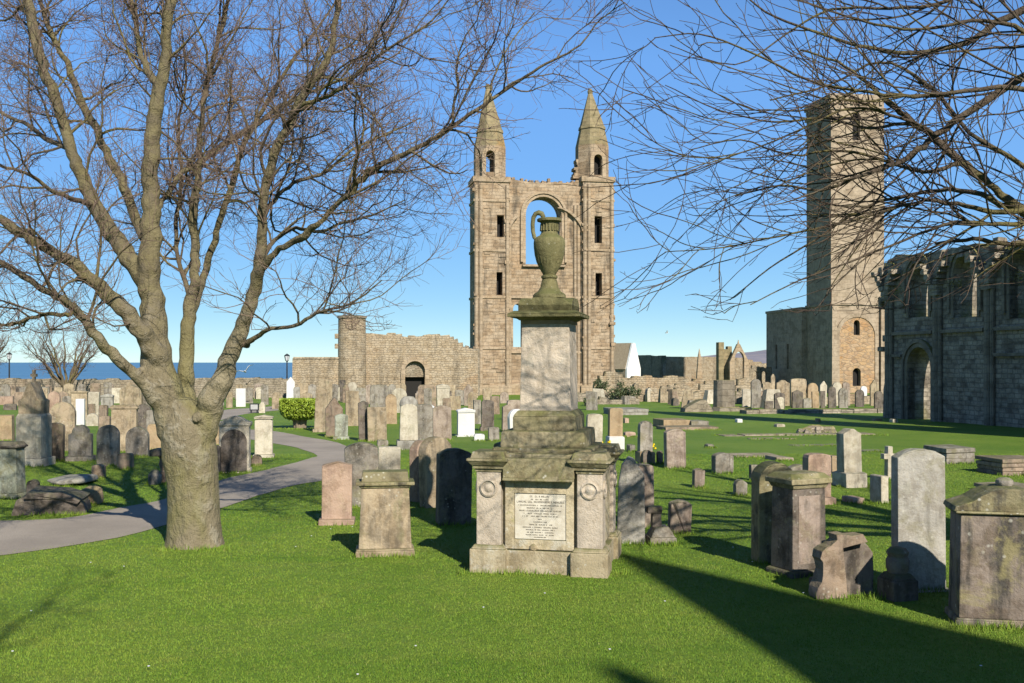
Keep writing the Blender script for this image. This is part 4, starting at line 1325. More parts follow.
S('broken', 734, 749.5, 480, 495.5, M['grey'], 'small rough grey marker with a broken peaked top', t=.14)
S('flat', 750, 761, 465, 481, M['grey'], 'small grey marker peeping from behind the mossy round-headed stone', t=.12)
S('segment', 787, 814, 465, 481, M['grey'], 'low wide grey stone behind the mossy-capped pedestal', t=.16)
S('soft', 802, 837, 454, 504, M['pink'], 'broad pinkish round-shouldered headstone behind the mossy-capped pedestal', b=7, t=.2)
S('flat', 828, 846, 456, 476, M['orange'], 'low red sandstone block behind the broad pinkish headstone', t=.3)
S('ogee', 838.5, 868.5, 429, 487, M['pale'], 'tall pale smooth headstone with a curved peak on a heavy base, alone mid-lawn', b=14, t=.24)
k = site(884, 897, 478)[1]
o = thing('stone_cross', 'small pale stone cross on a short shaft behind the tall grey slab', 'gravestone', site(884, 897, 480)[0], R(10), GS)
m = MB(); zt_ = 33 * k
m.prism([(-3 * k, -.1), (3 * k, -.1), (2.6 * k, zt_ * .62), (6.8 * k, zt_ * .62), (6.8 * k, zt_ * .78), (2.6 * k, zt_ * .78), (2.4 * k, zt_), (-2.4 * k, zt_), (-2.6 * k, zt_ * .78), (-6.8 * k, zt_ * .78), (-6.8 * k, zt_ * .62), (-2.6 * k, zt_ * .62)], 0, .12)
m.build('cross', M['pale'], o, .01)
S('soft', 877, 893, 476, 504, M['pale'], 'short thick pale stone in front of the small stone cross', t=.3)
S('flat', 847, 871, 498, 503.5, M['pink'], 'low pinkish kerb block lying on the lawn below the tall pale headstone', name='kerb_block', t=.3, lean=(0, 0))
S('round', 754, 801, 463, 563, M['moss'], 'big lichened round-headed headstone, mottled yellow and grey, beside the mossy-capped pedestal', t=.26, rz=6, lean=(0, 1))
PED(772, 852, 474, 577, M['dark'], 'narrow dark pedestal tomb under a thick mossy cap', panelmat=M['lit_panelstone'], rz=24, taper=.05, cap=.10, head='slope', capmat=M['mosscap'], depth=.8, inset=.16, panel='rect', base_frac=.06, blk=.045)  # dark die and paler panel put shade and sun dapple into colour
# broken stump: two upright broken slabs
p, k = site(817, 882, 598)
o = thing('broken_tomb', 'broken jagged stump of a tomb with one lit slab and a slab behind darkened to look shaded', 'gravestone', p, R(10), GS)
fr_ = [(-27, -8), (-1, -8), (-7, 50), (6, 53), (20.5, 55.5), (15.2, 63), (2, 62), (-4, 64), (-13.8, 63), (-12.5, 58), (-19, 53), (-25, 51), (-29.0, 47.6), (-31, 40), (-29, 36), (-27.5, 28), (-29, 22), (-30, 17), (-34, 11), (-35.4, 4), (-33, -8)]
m = MB(); m.prism([(x * k, z * k) for x, z in fr_], 0, .16); m.jitter(.005); m.build('broken_slab', M['brown'], o, .006)
m = MB(); m.prism([(x * k, z * k) for x, z in [(-10, -8), (32, -8), (33.5, 18), (32.4, 42), (27, 50), (20.5, 56), (-12, 52)]], .10, .30); m.jitter(.005); m.build('shaded_slab', M['dark'], o, .01)  # dark colour stands in for a shaded face of the tomb
m = MB(); m.box(44 * k, .34, -.1, 9 * k, 9 * k, .36); m.build('base', M['dark'], o, .02)
S('segment', 889, 956, 449, 591, M['silver'], 'tall silver-grey headstone with a gently arched top and branch shadows on its face', t=.13, rz=7, lean=(-1.2, 1), b=1.0, bmat=M['silver'])
p, k = site(884, 913, 597)
o = thing('draped_stump', 'small dark shaded stepped stump standing against the tall silver-grey headstone', 'gravestone', p + Vector((0, -.14, 0)), R(14), GS)
m = MB(); m.box(28 * k, .24, -.05, 20 * k, 0, .1); m.frustum(27 * k, .23, 20 * k, 18 * k, .16, 26 * k, 0, .1); m.build('base', M['dark'], o, .015)  # shade on the stump is put into its dark colour
m = MB(); m.lathe([(9 * k, 25 * k), (11 * k, 30 * k), (11.5 * k, 38 * k), (9.5 * k, 42 * k), (11 * k, 46 * k), (8 * k, 50 * k), (2 * k, 51.5 * k)], 14, 0, .1); m.build('stump', M['dark'], o, smooth=True)
PD = PED(955, 1072, 489, 628, M['lichenbrown'], 'large brownish pedestal tomb with a mossy curved pediment and knob at the picture edge', rz=-12, taper=.04, cap=.03, head='pediment', capmat=M['moss'], depth=.5, inset=.06, base_frac=.05, blk=.17)
p, k = site(955, 1072, 628)
m = MB(); m.lathe([(.05, .98), (.055, 1.045), (.065, 1.06), (.062, 1.085), (.04, 1.10), (.01, 1.106)], 16, -.0, .25); m.build('knob', M['grey'], PD, smooth=True)
def TABLE(L, Rr, top, base, mat, label, d=.9, rz=10, name='table_tomb', layers=3, cat='gravestone'):
    p, k = site(L, Rr, base)
    H = CAM_H - (top - HORIZON) * k - p.z
    H *= .72 if base < 440 else .95
    W = (Rr - L) * k
    o = thing(name, label, cat, p, R(rz), GS)
    r_ = random.Random(int(L))
    for i in range(layers):
        z0 = H * i / layers; z1 = H * (i + 1) / layers - .006
        m = MB(); s_ = 1 - .05 * r_.random() + (.04 if i == layers - 1 else 0)
        m.box(W * s_, d * s_, z0 - (.1 if i == 0 else 0), z1, 0, d / 2); m.jitter(.012)
        m.build('top_slab' if i == layers - 1 else 'course', mat, o, .015)
    return o
TABLE(945, 977, 447, 464, M['grey'], 'low flat table tomb of grey slabs behind the tall silver-grey headstone', d=.8)
TABLE(1000, 1050, 458, 475.5, M['brown'], 'low layered table tomb at the picture edge beyond the pediment tomb', d=.75, layers=4)
TABLE(616, 649, 407, 415, M['silver'], 'long pale blue-grey ledger slab lying near the tall gable', d=2.2, layers=2)
TABLE(663, 691, 417, 427.5, M['orange'], 'orange-brown block tomb lying on the lawn', d=1.2, layers=1)
TABLE(691, 709, 418.5, 427.5, M['grey'], 'grey end block beside the orange-brown block tomb', d=.9, layers=1)
TABLE(665, 720, 425.5, 430, M['brown'], 'low worn plinth slab in front of the orange-brown block tomb', d=1.0, layers=1)
TABLE(1006, 1050, 487, 496, M['pinkgrey'], 'pinkish low slab peeping over the pediment tomb', d=.8, layers=2)

# --- small stones and exposed foundations on the right-hand lawn
def STRIP(L, Rr, row, hpx, d, mat, label, name='foundation_stones', rz=10):
    p, k = site(L, Rr, row)
    o = thing(name, label, 'stones', p, R(rz), 'old foundations in the lawn')
    W = (Rr - L) * k; r_ = random.Random(int(L + row)); x = -W / 2
    H = hpx * k
    while x < W / 2:
        w = min(r_.uniform(.5, 1.3), W / 2 - x + .1)
        m = MB(); m.box(w - .03, d * r_.uniform(.8, 1.1), -.05, H * r_.uniform(.7, 1.1), x + w / 2, d / 2); m.jitter(.012); m.build('stone', M[mat], o, .015)
        x += w
STRIP(720, 880, 435.5, .8, .7, 'pinkgrey', 'long thin strip of worn foundation stones running past the heap of fragments')
STRIP(752, 795, 439.5, .5, .5, 'pinkgrey', 'short flush strip of foundation stones below the long strip')
STRIP(794, 842, 446, .7, .5, 'grey', 'grey flush strip of stones leading to the tall pale headstone')
STRIP(735, 778, 457.5, 2.5, .6, 'pinkgrey', 'raised pinkish strip of kerb stones behind the mossy round-headed stone')
STRIP(776, 791, 461, 4, .6, 'pinkgrey', 'short thick kerb stones at the end of the raised pinkish strip')
STRIP(866, 886, 452, .8, .5, 'grey', 'short flush strip of stones next to the stone cross')
STRIP(742, 890, 413.5, 4, .8, 'nave', 'low dark foundation wall running before the distant row of headstones', name='foundation_wall')
for L, Rr, top, base, mat, lab in ((706, 716, 444.5, 448, 'grey', 'tiny grey broken stone lying on the lawn behind the squat wide headstone'), (736, 744, 419, 422.5, 'white', 'small white marker block in the lawn near the pillar stump'),
                                   (775, 787, 424, 427, 'pale', 'small flat pale marker in the lawn near the dark shadow bands'), (873, 884, 418.5, 421, 'orange', 'little orange stone near the shaded doorway'),
                                   (891, 900, 419, 422.5, 'pale', 'little pale stone at the foot of the shaded nave wall'), (624, 630, 418, 423, 'pink', 'small pink marker right of the orange-buff headstone'),
                                   (624, 637, 432, 437, 'pink', 'low pink kerb stone between orange-buff and grey streaked headstones'), (628, 637, 445, 452, 'grey', 'low grey block beside the white block'),
                                   (817, 822, 418.5, 422, 'orange', 'tiny reddish stone just above the heap of fragments')):
    S('soft', L, Rr, top, base, M[mat], lab, name='marker_stone', cat='marker', t=.25, lean=(0, 0))
p, k = site(800, 834, 433)
rh = random.Random(8)
o = thing('stone_heap', 'low heap of dark broken carved fragments on the lawn', 'rubble', p, R(10))
for i in range(13):
    m = MB(); s_ = rh.uniform(.14, .3)
    m.frustum(s_ * 1.6, s_, -.03, s_ * rh.uniform(.6, 1.3), s_ * .6, s_ * rh.uniform(.5, .9)); m.jitter(.03)
    m.build('fragment', M['nave'], o, .02, (rh.uniform(-.55, .55), rh.uniform(0, .5), 0), rh.uniform(0, 3))
m = MB()
for sx in (-1, 1): m.tube([(-.55 * sx, .1, .02), (-.2 * sx, .15, .16), (.1 * sx, .1, .2), (.5 * sx, .2, .05)], [.05, .05, .05, .04], 6)
m.build('carved_rib', M['nave_trim'], o)

# --- left lawn: path side
p, k = site(218, 251, 472)
o = PED(217, 251, 416, 473, M['pale'], 'pale classical headstone framing a dark arched panel, beside the tree trunk', rz=4, taper=.02, cap=.05, head='pediment', depth=.3, inset=.08, blk=.14)
H_ = 57 * k; w_ = 31 * k
m = MB(); m.prism(arch(-w_ * .40, w_ * .40, .03, H_ * .76, 10), -.02, .06); m.build('arched_panel', M['dark'], o, .006)
S('segment', 253, 274, 415, 457.5, M['pale'], 'pale flat headstone with a wide cap and base, by the path bend', b=3, cap=4, t=.2)
S('round', 251, 262, 455, 466, M['brown'], 'little brown round marker at the foot of the pale capped headstone', t=.14)
S('flat', 209, 219, 423, 446, M['orange'], 'orange-buff stone half hidden by the tree trunk', t=.16)
S('soft', 207, 221, 446, 474, M['dark'], 'low dark overgrown stone tucked against the tree trunk', t=.25)
PED(-18, 23.5, 442, 499, M['green'], 'pale green-grey battered pedestal tomb with dark cap at the left picture edge', rz=-6, taper=.08, cap=.06, head='slope', capmat=M['dark'], depth=.6, blk=.07)
# gothic monument
p, k = site(12, 42, 467)
o = thing('gothic_monument', 'tall gabled gothic monument of buff stone topped by a small cross', 'gravestone', p, R(2), GS)
m = MB(); m.box(30 * k, .62, -.1, 8 * k, 0, .3); m.build('base', M['pale'], o, .015)
m = MB(); m.box(25 * k, .5, 8 * k, 50 * k, 0, .3); m.frustum(25 * k, .5, 50 * k, 22 * k, .42, 53 * k, 0, .3); m.build('die', M['pale'], o, .012)
m = MB(); m.prism([(-11 * k, 52 * k), (11 * k, 52 * k), (11.5 * k, 66 * k), (8 * k, 68 * k), (1.2 * k, 85 * k), (-1.2 * k, 85 * k), (-8 * k, 68 * k), (-11.5 * k, 66 * k)], .1, .5); m.build('gable_head', M['buff'], o, .012)
m = MB(); m.prism([(-1.2 * k, 84 * k), (1.2 * k, 84 * k), (1 * k, 90 * k), (2.8 * k, 90 * k), (2.8 * k, 93 * k), (1 * k, 93 * k), (1 * k, 97 * k), (-1 * k, 97 * k), (-1 * k, 93 * k), (-2.8 * k, 93 * k), (-2.8 * k, 90 * k), (-1 * k, 90 * k)], .26, .34); m.build('cross', M['buff'], o)
S('round', 37, 48, 440, 463, M['dark'], 'dark shaded round stone pressed against the gothic monument', t=.2)  # dark colour stands in for the stone's shadow side
S('segment', 44, 63, 423, 461, M['brown'], 'brownish arched headstone just right of the gothic monument', t=.16)
S('shoulder', 66, 93.5, 425, 461, M['grey'], 'grey-brown shouldered headstone on a plinth in the left group', b=5, t=.18)
S('round', 96, 118.5, 425, 466, M['grey'], 'plain grey round-headed headstone in the left group, before the corniced tomb', t=.17)
S('round', 49, 74, 402, 452, M['buff'], 'tall buff round-headed headstone rising behind the left group', t=.2)
S('round', 46.5, 59, 391.5, 425, M['pink'], 'pink round-headed stone in the far left rows', t=.16)
S('flat', 75, 84.5, 399, 425, M['white'], 'narrow bright white marble stone in the far left rows', t=.2, lean=(0, 0))
S('round', 85.5, 98, 413.5, 426, M['pale'], 'small pale round stone beside the narrow white marble one', t=.18)
S('flat', 71.5, 87, 390.5, 420, M['buff'], 'buff square-topped slab behind the narrow white marble stone', t=.25, cap=2.5)
S('flat', 86.5, 98.5, 392, 417, M['pale'], 'buff slab with pale square top behind the small pale round stone', t=.25)
S('flat', -8, 12.5, 415.5, 441, M['orange'], 'orange-buff low slab behind the green-grey pedestal tomb', t=.3)
S('flat', -10, 13, 396.5, 416, M['pink'], 'pale pinkish wide low tomb by the left picture edge', t=.6, y=62)
S('soft', 3, 16, 404, 424, M['dark'], 'dark grey squat stone beside the gothic monument', t=.3, y=52)
S('flat', 100.5, 113, 394, 418, M['silver'], 'pale grey square-topped stone in the far left rows', t=.3, cap=3, y=56)
S('gable', 119, 142, 385, 420, M['buff'], 'buff wide gabled tomb near the sea wall behind the left group', t=.5, y=55)
o = PED(109, 138, 405, 452, M['buff'], 'wide buff slab tomb with a flat moulded cornice in the left group', rz=6, taper=.02, cap=.05, head='slope', depth=.3, inset=.1, blk=.05)
S('round', 125, 148.5, 427, 456.5, M['grey'], 'broad grey stone with a round crest in front of the corniced slab tomb', t=.18)
S('round', 135.5, 150.5, 404, 432, M['dark'], 'dark grey ragged-edged stone beside the tree trunk', t=.2)
S('soft', 147, 167, 424, 450, M['orange'], 'orange patched stone half hidden by the leaning tree trunk', t=.2)
S('soft', 116, 132.5, 453.5, 469, M['brown'], 'low brown stub stone in the shade on the left lawn', t=.2)
S('soft', 90.5, 104.5, 465, 478.5, M['brown'], 'small brown stub stone nearest the path on the left lawn', t=.18)
p, k = site(148, 168, 484)
o = thing('baluster_table', 'broken little table tomb: dark slab on one baluster with a round stone before it', 'gravestone', p + Vector((0, 0, 0)), R(2), GS)
m = MB(); m.box(20 * k, .4, 27 * k, 34 * k, 0, .25); m.build('top_slab', M['dark'], o, .02)
m = MB(); m.lathe([(4.5 * k, -.05), (4.5 * k, 8 * k), (2.2 * k, 12 * k), (4 * k, 19 * k), (2.6 * k, 23 * k), (4.8 * k, 27 * k)], 16, 0, .25); m.build('baluster', M['brown'], o, smooth=True)
m = MB(); m.lathe([(5.5 * k, -.05), (6.8 * k, 5 * k), (6.5 * k, 9 * k), (3.5 * k, 13.5 * k), (.5 * k, 14.5 * k)], 14, -3 * k, .0); m.build('round_stone', M['grey'], o, smooth=True)
# fallen slab ruin beside the path
def ROCK(L, Rr, top, base, d, mat, label, name='fallen_stone', cat='stone', seed=1, flat=1.0):
    p, k = site(L, Rr, base)
    r_ = random.Random(seed)
    W = (Rr - L) * k; H = (base - top) * k
    bm_ = bmesh.new(); bmesh.ops.create_icosphere(bm_, subdivisions=3, radius=1)
    from mathutils import noise as mn
    for v in bm_.verts:
        n_ = mn.noise(v.co * 1.3 + Vector((seed * 3.1, 0, 0)))
        v.co *= 1 + .28 * n_
        c = v.co
        for a in range(3): c[a] = math.copysign(abs(c[a]) ** .7, c[a])
        v.co = Vector((c.x * W / 2, c.y * d / 2 + d / 2, c.z * H * .62 * flat + H * .36))
    me_ = bpy.data.meshes.new(name); bm_.to_mesh(me_); bm_.free()
    for f in me_.polygons: f.use_smooth = True
    return tag(link(name, me_, M[mat], None, p, r_.uniform(-.2, .2)), label, cat)
p, k = site(13, 84, 515)
o = thing('fallen_tomb', 'collapsed dark stone tomb chest beside the path on the left', 'gravestone', p, R(14), GS)
m = MB(); m.prism([(-36 * k, -.05), (34 * k, -.05), (31 * k, 11 * k), (22 * k, 18 * k), (-2 * k, 19 * k), (-16 * k, 21 * k), (-30 * k, 17 * k)], 0, .6); m.jitter(.03); m.build('chest', M['dark'], o, .03)
m = MB(); m.prism([(-24 * k, 17 * k), (10 * k, 16 * k), (28 * k, 9 * k), (30 * k, 13 * k), (12 * k, 22 * k), (-20 * k, 24 * k)], -.06, .7); m.jitter(.02); m.build('lid_slab', M['dark'], o, .02)
ROCK(76, 96, 488, 505, .4, 'orange', 'rounded yellowish boulder at the end of the collapsed tomb chest', seed=5)
ROCK(40, 76, 475, 487, .9, 'silver', 'flat grey ledger stone lying in the grass on the left lawn', seed=8, flat=.5)
S('round', 25, 38.5, 480, 499, M['dark'], 'small dark round-topped stone behind the collapsed tomb chest', t=.14)

# --- rows below the sea wall, around the bush and under the rubble walls
rows = [
 ('flat', 236, 245.5, 388.5, 405, 'white', 'white square headstone below the sea wall, between trunk and sign', dict(y=58)),
 ('soft', 226, 232.5, 392, 407.5, 'buff', 'narrow buff stone beside the white square headstone below the sea wall', dict(y=56)),
 ('gable', 261, 268.5, 384, 403, 'grey', 'small grey gothic-pointed stone below the sea wall', dict(y=62)),
 ('round', 272, 282.5, 392, 408.5, 'buff', 'buff round-headed stone just left of the clipped bush', dict(y=54)),
 ('steep', 286.5, 294.5, 377, 401, 'white', 'white spired gothic stone by the corner of the rubble wall', dict(y=68)),
 ('soft', 294, 300, 387, 402, 'silver', 'pale grey stone behind the clipped bush', dict(y=68)),
 ('gable', 245, 253, 387, 404, 'grey', 'grey pointed stone between the white square headstone and the sign', dict(y=66)),
 ('soft', 205, 214, 386, 404, 'silver', 'pale stone seen between the forked stems of the big tree', dict(y=62)),
 ('soft', 216, 224, 389, 408, 'grey', 'grey stone below the sea wall right behind the leaning limb', dict(y=60)),
 ('gable', 313, 329.5, 387, 432, 'buff', 'tall buff tapering headstone with base just right of the clipped bush', dict(b=3, taper=.2, t=.25)),
 ('steep', 326, 343, 398, 437, 'brown', 'brown gothic-pointed headstone behind the small pale green-grey one', dict(t=.2)),
 ('segment', 333.5, 349, 414, 439.5, 'green', 'small pale green-grey headstone on a base, by the bend of the path', dict(b=3, t=.14)),
 ('flat', 345.5, 358.5, 391, 426, 'buff', 'plain buff square-topped slab in the middle rows', dict(t=.2)),
 ('soft', 340, 346, 380, 398, 'dark', 'thin dark slab against the rubble wall', dict(y=70)),
 ('round', 348, 357, 382, 398, 'pale', 'pale round stone against the round turret foot', dict(y=70)),
 ('gable', 359, 369.5, 401, 441, 'dark', 'dark shaded pointed stone beside the orange-buff smooth slab', dict(t=.25)),  # shade put into the dark colour
 ('flat', 368, 387, 407, 441.5, 'buff', 'smooth brownish-buff slab with straight top in the middle rows', dict(t=.2, bm=1)),
 ('soft', 370, 388, 385, 412, 'grey', 'broad grey stone behind the smooth brownish-buff slab', dict(t=.3, y=48)),
 ('round', 386, 397, 394, 424, 'orange', 'orange-buff round stone behind the draped pale headstone', dict(t=.2)),
 ('soft', 377, 388.5, 440, 447.5, 'grey', 'low grey stub in front of the smooth brownish-buff slab', dict(t=.2)),
 ('gable', 300, 312, 392, 420, 'buff', 'buff pointed stone behind the clipped bush', dict(y=44)),
 ('segment', 318, 332, 379, 400, 'buff', 'buff arched stone under the rubble wall beside the turret', dict(y=62)),
 ('soft', 415, 433, 404.5, 441, 'grey', 'grey broad headstone right beside the draped pale one', dict(t=.18)),
 ('round', 428.5, 435, 405, 436, 'white', 'thin white marble edge showing behind the grey slab pair', dict(t=.14)),
 ('segment', 433, 452, 405.5, 440, 'pinkgrey', 'pinkish-grey straight slab left of the white marble headstone', dict(t=.18)),
 ('soft', 418, 436.5, 385, 410, 'brown', 'brown ragged stone in front of the half blocked doorway', dict(y=50, t=.25)),
 ('flat', 437, 450, 384, 408, 'pale', 'pale block pedestal stone right of the half blocked doorway', dict(y=54, cap=4, t=.4)),
 ('steep', 464, 473.5, 384, 404, 'pinkgrey', 'pinkish pointed stone at the foot of the tall gable', dict(y=60)),
 ('round', 391, 407, 388, 412, 'pale', 'pale lumpy rounded stone left of the half blocked doorway', dict(y=48, t=.3)),
 ('flat', 450, 461, 396, 412, 'buff', 'small buff stone behind the white marble headstone', dict(y=52)),
 ('segment', 480, 495.5, 400, 431, 'dark', 'dark streaked headstone right of the white marble one', dict(t=.18, b=4)),
 ('flat', 473.5, 481.5, 400, 424, 'grey', 'narrow grey stone between the white marble and dark streaked ones', dict(t=.2)),
 ('soft', 474, 485, 434, 441, 'white', 'tiny white block at the foot of the white marble headstone', dict(t=.2)),
 ('soft', 488.5, 500, 427, 441, 'grey', 'little grey stub in front of the dark streaked headstone', dict(t=.16)),
 ('gable', 502, 512, 405, 431, 'pinkgrey', 'pinkish-grey narrow stone beside the monument shaft', dict(t=.2)),
 ('round', 509, 527, 409, 433, 'white', 'white marble stone mostly hidden behind the monument steps', dict(t=.16, rz=30)),
 ('soft', 507, 523, 400, 420, 'pinkgrey', 'broad pinkish stone behind the hidden white marble one', dict(t=.25)),
 ('gable', 441, 452, 389, 404, 'dark', 'dark small pointed stone beneath the rubble wall', dict(y=66)),
 ('soft', 455, 464, 390, 406, 'grey', 'grey round-shouldered stone at the gable foot', dict(y=62)),
 ('round', 500, 509, 392, 406, 'pinkgrey', 'little pink-grey stone at the foot of the turret nearer the sea', dict(y=66)),
 # far left rows
 ('segment', 20, 34, 386, 404, 'grey', 'grey arched stone behind the gothic monument cross', dict(y=66)),
 ('flat', 36, 47, 388, 420, 'buff', 'buff straight slab between gothic monument and pink stone', dict(y=50)),
 ('gable', 57, 68, 391, 412, 'brown', 'brown pointed stone behind the tall buff round-headed one', dict(y=60)),
 ('soft', 98, 107, 405, 432, 'brown', 'brown narrow slab behind the plain grey round-headed stone', dict(t=.2)),
 ('flat', 112, 121, 388, 404, 'pale', 'small pale block under the sea wall in the left rows', dict(y=66)),
 ('soft', 140, 152, 388, 410, 'grey', 'grey weathered stone behind the low left limb of the tree', dict(y=56)),
 ('round', 1, 10, 384, 404, 'grey', 'grey round stone below the lamp post on the sea wall', dict(y=68)),
 ('gable', 152, 163, 398, 424, 'brown', 'brown gabled stone right against the trunk in the left rows', dict(y=44)),
]
rows += [
 ('flat', 14, 24, 392, 412, 'brown', 'brown flat stone between the pale pinkish tomb and the gothic monument', dict(y=60)),
 ('segment', 62, 72, 396, 424, 'grey', 'grey arched stone between the tall buff round-headed one and the white marble', dict(y=46)),
 ('soft', 98, 110, 416, 440, 'brown', 'brown weathered stone behind the narrow slab and the plain grey one', dict(t=.2)),
 ('gable', 64, 74, 383, 402, 'buff', 'buff small gabled stone under the fan-shaped tree', dict(y=68)),
 ('round', 78, 86, 384, 402, 'grey', 'grey round stone under the fan-shaped tree', dict(y=70)),
 ('soft', 90, 100, 383, 401, 'brown', 'brown stub stone under the fan-shaped tree branches', dict(y=70)),
 ('segment', 104, 112, 382, 400, 'grey', 'grey little arched stone close under the sea wall', dict(y=72)),
 ('steep', 126, 133, 381, 400, 'buff', 'buff slender pointed stone close under the sea wall', dict(y=72)),
 ('soft', 146, 158, 410, 432, 'grey', 'grey leaning slab behind the dark ragged-edged stone', dict(t=.2)),
 ('flat', 84, 95, 404, 432, 'brown', 'brown slab directly behind the small pale round stone', dict(y=41)),
 ('flat', 299, 308, 383, 402, 'buff', 'buff square stone leaning at the rubble wall foot by the spired white one', dict(y=70)),
 ('round', 308, 316, 384, 402, 'grey', 'grey round stone at the rubble wall foot', dict(y=70)),
 ('segment', 330, 338, 384, 404, 'grey', 'grey arched stone just before the round turret', dict(y=66)),
 ('soft', 356, 366, 388, 412, 'grey', 'grey soft-topped stone behind the dark shaded pointed one', dict(y=52)),
 ('gable', 366, 374, 384, 402, 'pinkgrey', 'pinkish small pointed stone before the ruined arch wall', dict(y=64)),
 ('round', 398, 406, 383, 398, 'buff', 'buff round stone at the very foot of the half blocked doorway', dict(y=72)),
 ('segment', 424, 432, 388, 410, 'grey', 'grey arched stone beside the brown ragged one', dict(y=46)),
 ('soft', 443, 451, 398, 420, 'brown', 'brown soft-topped stone behind the pinkish-grey straight slab', dict(y=42)),
 ('round', 468, 477, 392, 412, 'buff', 'buff rounded stone behind the white marble cap', dict(y=52)),
 ('segment', 483, 492, 388, 404, 'buff', 'buff arched stone against the gable plinth', dict(y=68)),
 ('soft', 491, 500, 396, 418, 'brown', 'brown stone between the dark streaked headstone and the pink one', dict(y=46)),
 ('round', 388, 396, 384, 400, 'grey', 'grey rounded stone behind the orange-buff round stone', dict(y=64)),
 ('flat', 352, 360, 398, 420, 'brown', 'brown upright slab edge beside the plain buff square-topped slab', dict(y=44)),
 ('soft', 318, 326, 390, 410, 'grey', 'grey stone right behind the tall buff tapering headstone', dict(y=54)),
]
for st, L, Rr, top, base, mat, lab, kw in rows:
    kw = dict(kw); kw.pop('bm', None)
    S(st, L, Rr, top, base, M[mat], lab, **kw)
# draped pale headstone
p, k = site(397, 421, 450)
o = thing('draped_headstone', 'tall pale weathered headstone with a draped top on a stepped base', 'gravestone', p, R(8), GS)
m = MB(); m.box(24 * k, .55, -.1, 9 * k, 0, .25); m.build('base', M['silver'], o, .015)
m = MB(); m.prism(outline('segment', 19 * k, 46 * k, 9 * k), .1, .36)
for v in m.bm.verts: v.co.x *= 1 - .12 * v.co.z / (46 * k)
m.build('slab', M['pale'], o, .02)
m = MB(); m.lathe([(8.6 * k, 43 * k), (9.4 * k, 45 * k), (8.4 * k, 49 * k), (5 * k, 53 * k), (.5 * k, 53.6 * k)], 14, 0, .23)
for v in m.bm.verts: v.co.y = .23 + (v.co.y - .23) * .5
m.build('drapery', M['silver'], o, smooth=True)
o = S('flat', 456, 477, 408, 436.5, M['white'], 'bright white marble headstone with a moulded cap, right of centre among grey slabs', b=1.2, cap=4.5, t=.22, lean=(0, 0))

# --- distant row in front of the square tower; dark stone stands in for shade
far = [
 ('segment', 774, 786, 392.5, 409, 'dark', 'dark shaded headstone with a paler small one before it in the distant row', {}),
 ('segment', 775.5, 784.5, 397, 409, 'pale', 'small pale headstone standing before the dark shaded one in the distant row', {}),
 ('gable', 791.5, 804, 390, 408, 'dark', 'dark gabled headstone with a projecting roof-like top in the distant row', {}),
 ('flat', 812, 820, 391.5, 408, 'orange', 'orange flat-topped headstone in the distant row', {}),
 ('flat', 820.5, 826, 391, 408, 'dark', 'narrow dark slab beside the orange headstone in the distant row', {}),
 ('round', 828, 837, 386.5, 408, 'dark', 'tall dark round-headed headstone below the tower corner', {}),
 ('round', 838.5, 849, 388, 408, 'grey', 'wide grey round-headed headstone below the blocked arch', {}),
 ('round', 855, 865, 389.5, 407, 'dark', 'dark round-headed headstone directly below the tower doorway', {}),
 ('round', 860, 867.5, 386, 404, 'white', 'white-edged round stone showing behind the dark one below the tower doorway', {}),
 ('round', 874, 884, 391, 409, 'dark', 'dark round-headed headstone next to the nave wall end', {}),
 ('round', 751, 762, 379, 403, 'grey', 'grey round-headed stone in the lit group left of the tower', dict(y=56)),
 ('segment', 763, 772, 382, 403, 'buff', 'buff arched stone in the lit group left of the tower', dict(y=58)),
 ('steep', 770, 775, 374, 402, 'buff', 'slim buff obelisk-like stone in front of the shaded chancel', dict(y=60)),
 ('ogee', 776, 791, 380, 403, 'buff', 'buff headstone with a small white cross on top before the chancel', dict(y=60)),
 ('soft', 790, 808, 378.5, 403, 'buff', 'very broad buff slab before the shaded chancel', dict(y=58)),
 ('round', 807, 819, 383, 403, 'orange', 'orange-buff round stone behind the orange flat-topped headstone', dict(y=58)),
 ('steep', 819, 827, 381, 402, 'pale', 'pale gothic stone at the tower corner behind the narrow dark slab', dict(y=60)),
 ('round', 832, 842, 382, 401, 'pale', 'pale round stone peeping above the tall dark round-headed one', dict(y=60)),
 ('gable', 843, 851, 382, 401, 'pinkgrey', 'pinkish pointed stone against the tower foot', dict(y=60)),
 ('steep', 870, 880, 380, 402, 'buff', 'buff pointed stone right of the tower doorway', dict(y=60)),
 ('soft', 726, 735, 389, 405, 'grey', 'grey stone right behind the pillar stump', dict(y=62)),
 ('soft', 742, 751, 389, 406, 'pale', 'small pale stone at the foot of the squared ruin pier', dict(y=58)),
 ('flat', 764, 774, 401, 410, 'dark', 'low dark block at the start of the distant row', {}),
 ('segment', 803, 812, 398, 408, 'grey', 'low grey stone between the gabled and orange headstones', {}),
]
for st, L, Rr, top, base, mat, lab, kw in far:
    S(st, L, Rr, top, base, M[mat], lab, **kw)
for L, Rr, top, base, y, mat, lab in ((632, 642, 383, 400, 74, 'buff', 'buff block stone on the rubble heap right of the gable'), (646, 654, 388, 402, 70, 'pale', 'pale block at the end of the low masonry ledge'),
                                      (593, 601, 381, 398, 84, 'orange', 'orange squared stone stub at the right turret foot'), (672, 680, 398, 409, 60, 'dark', 'dark block lying before the fallen wedge')):
    S('broken', L, Rr, top, base, M[mat], lab, name='squared_stone', cat='stone', y=y, t=.5, group=None)

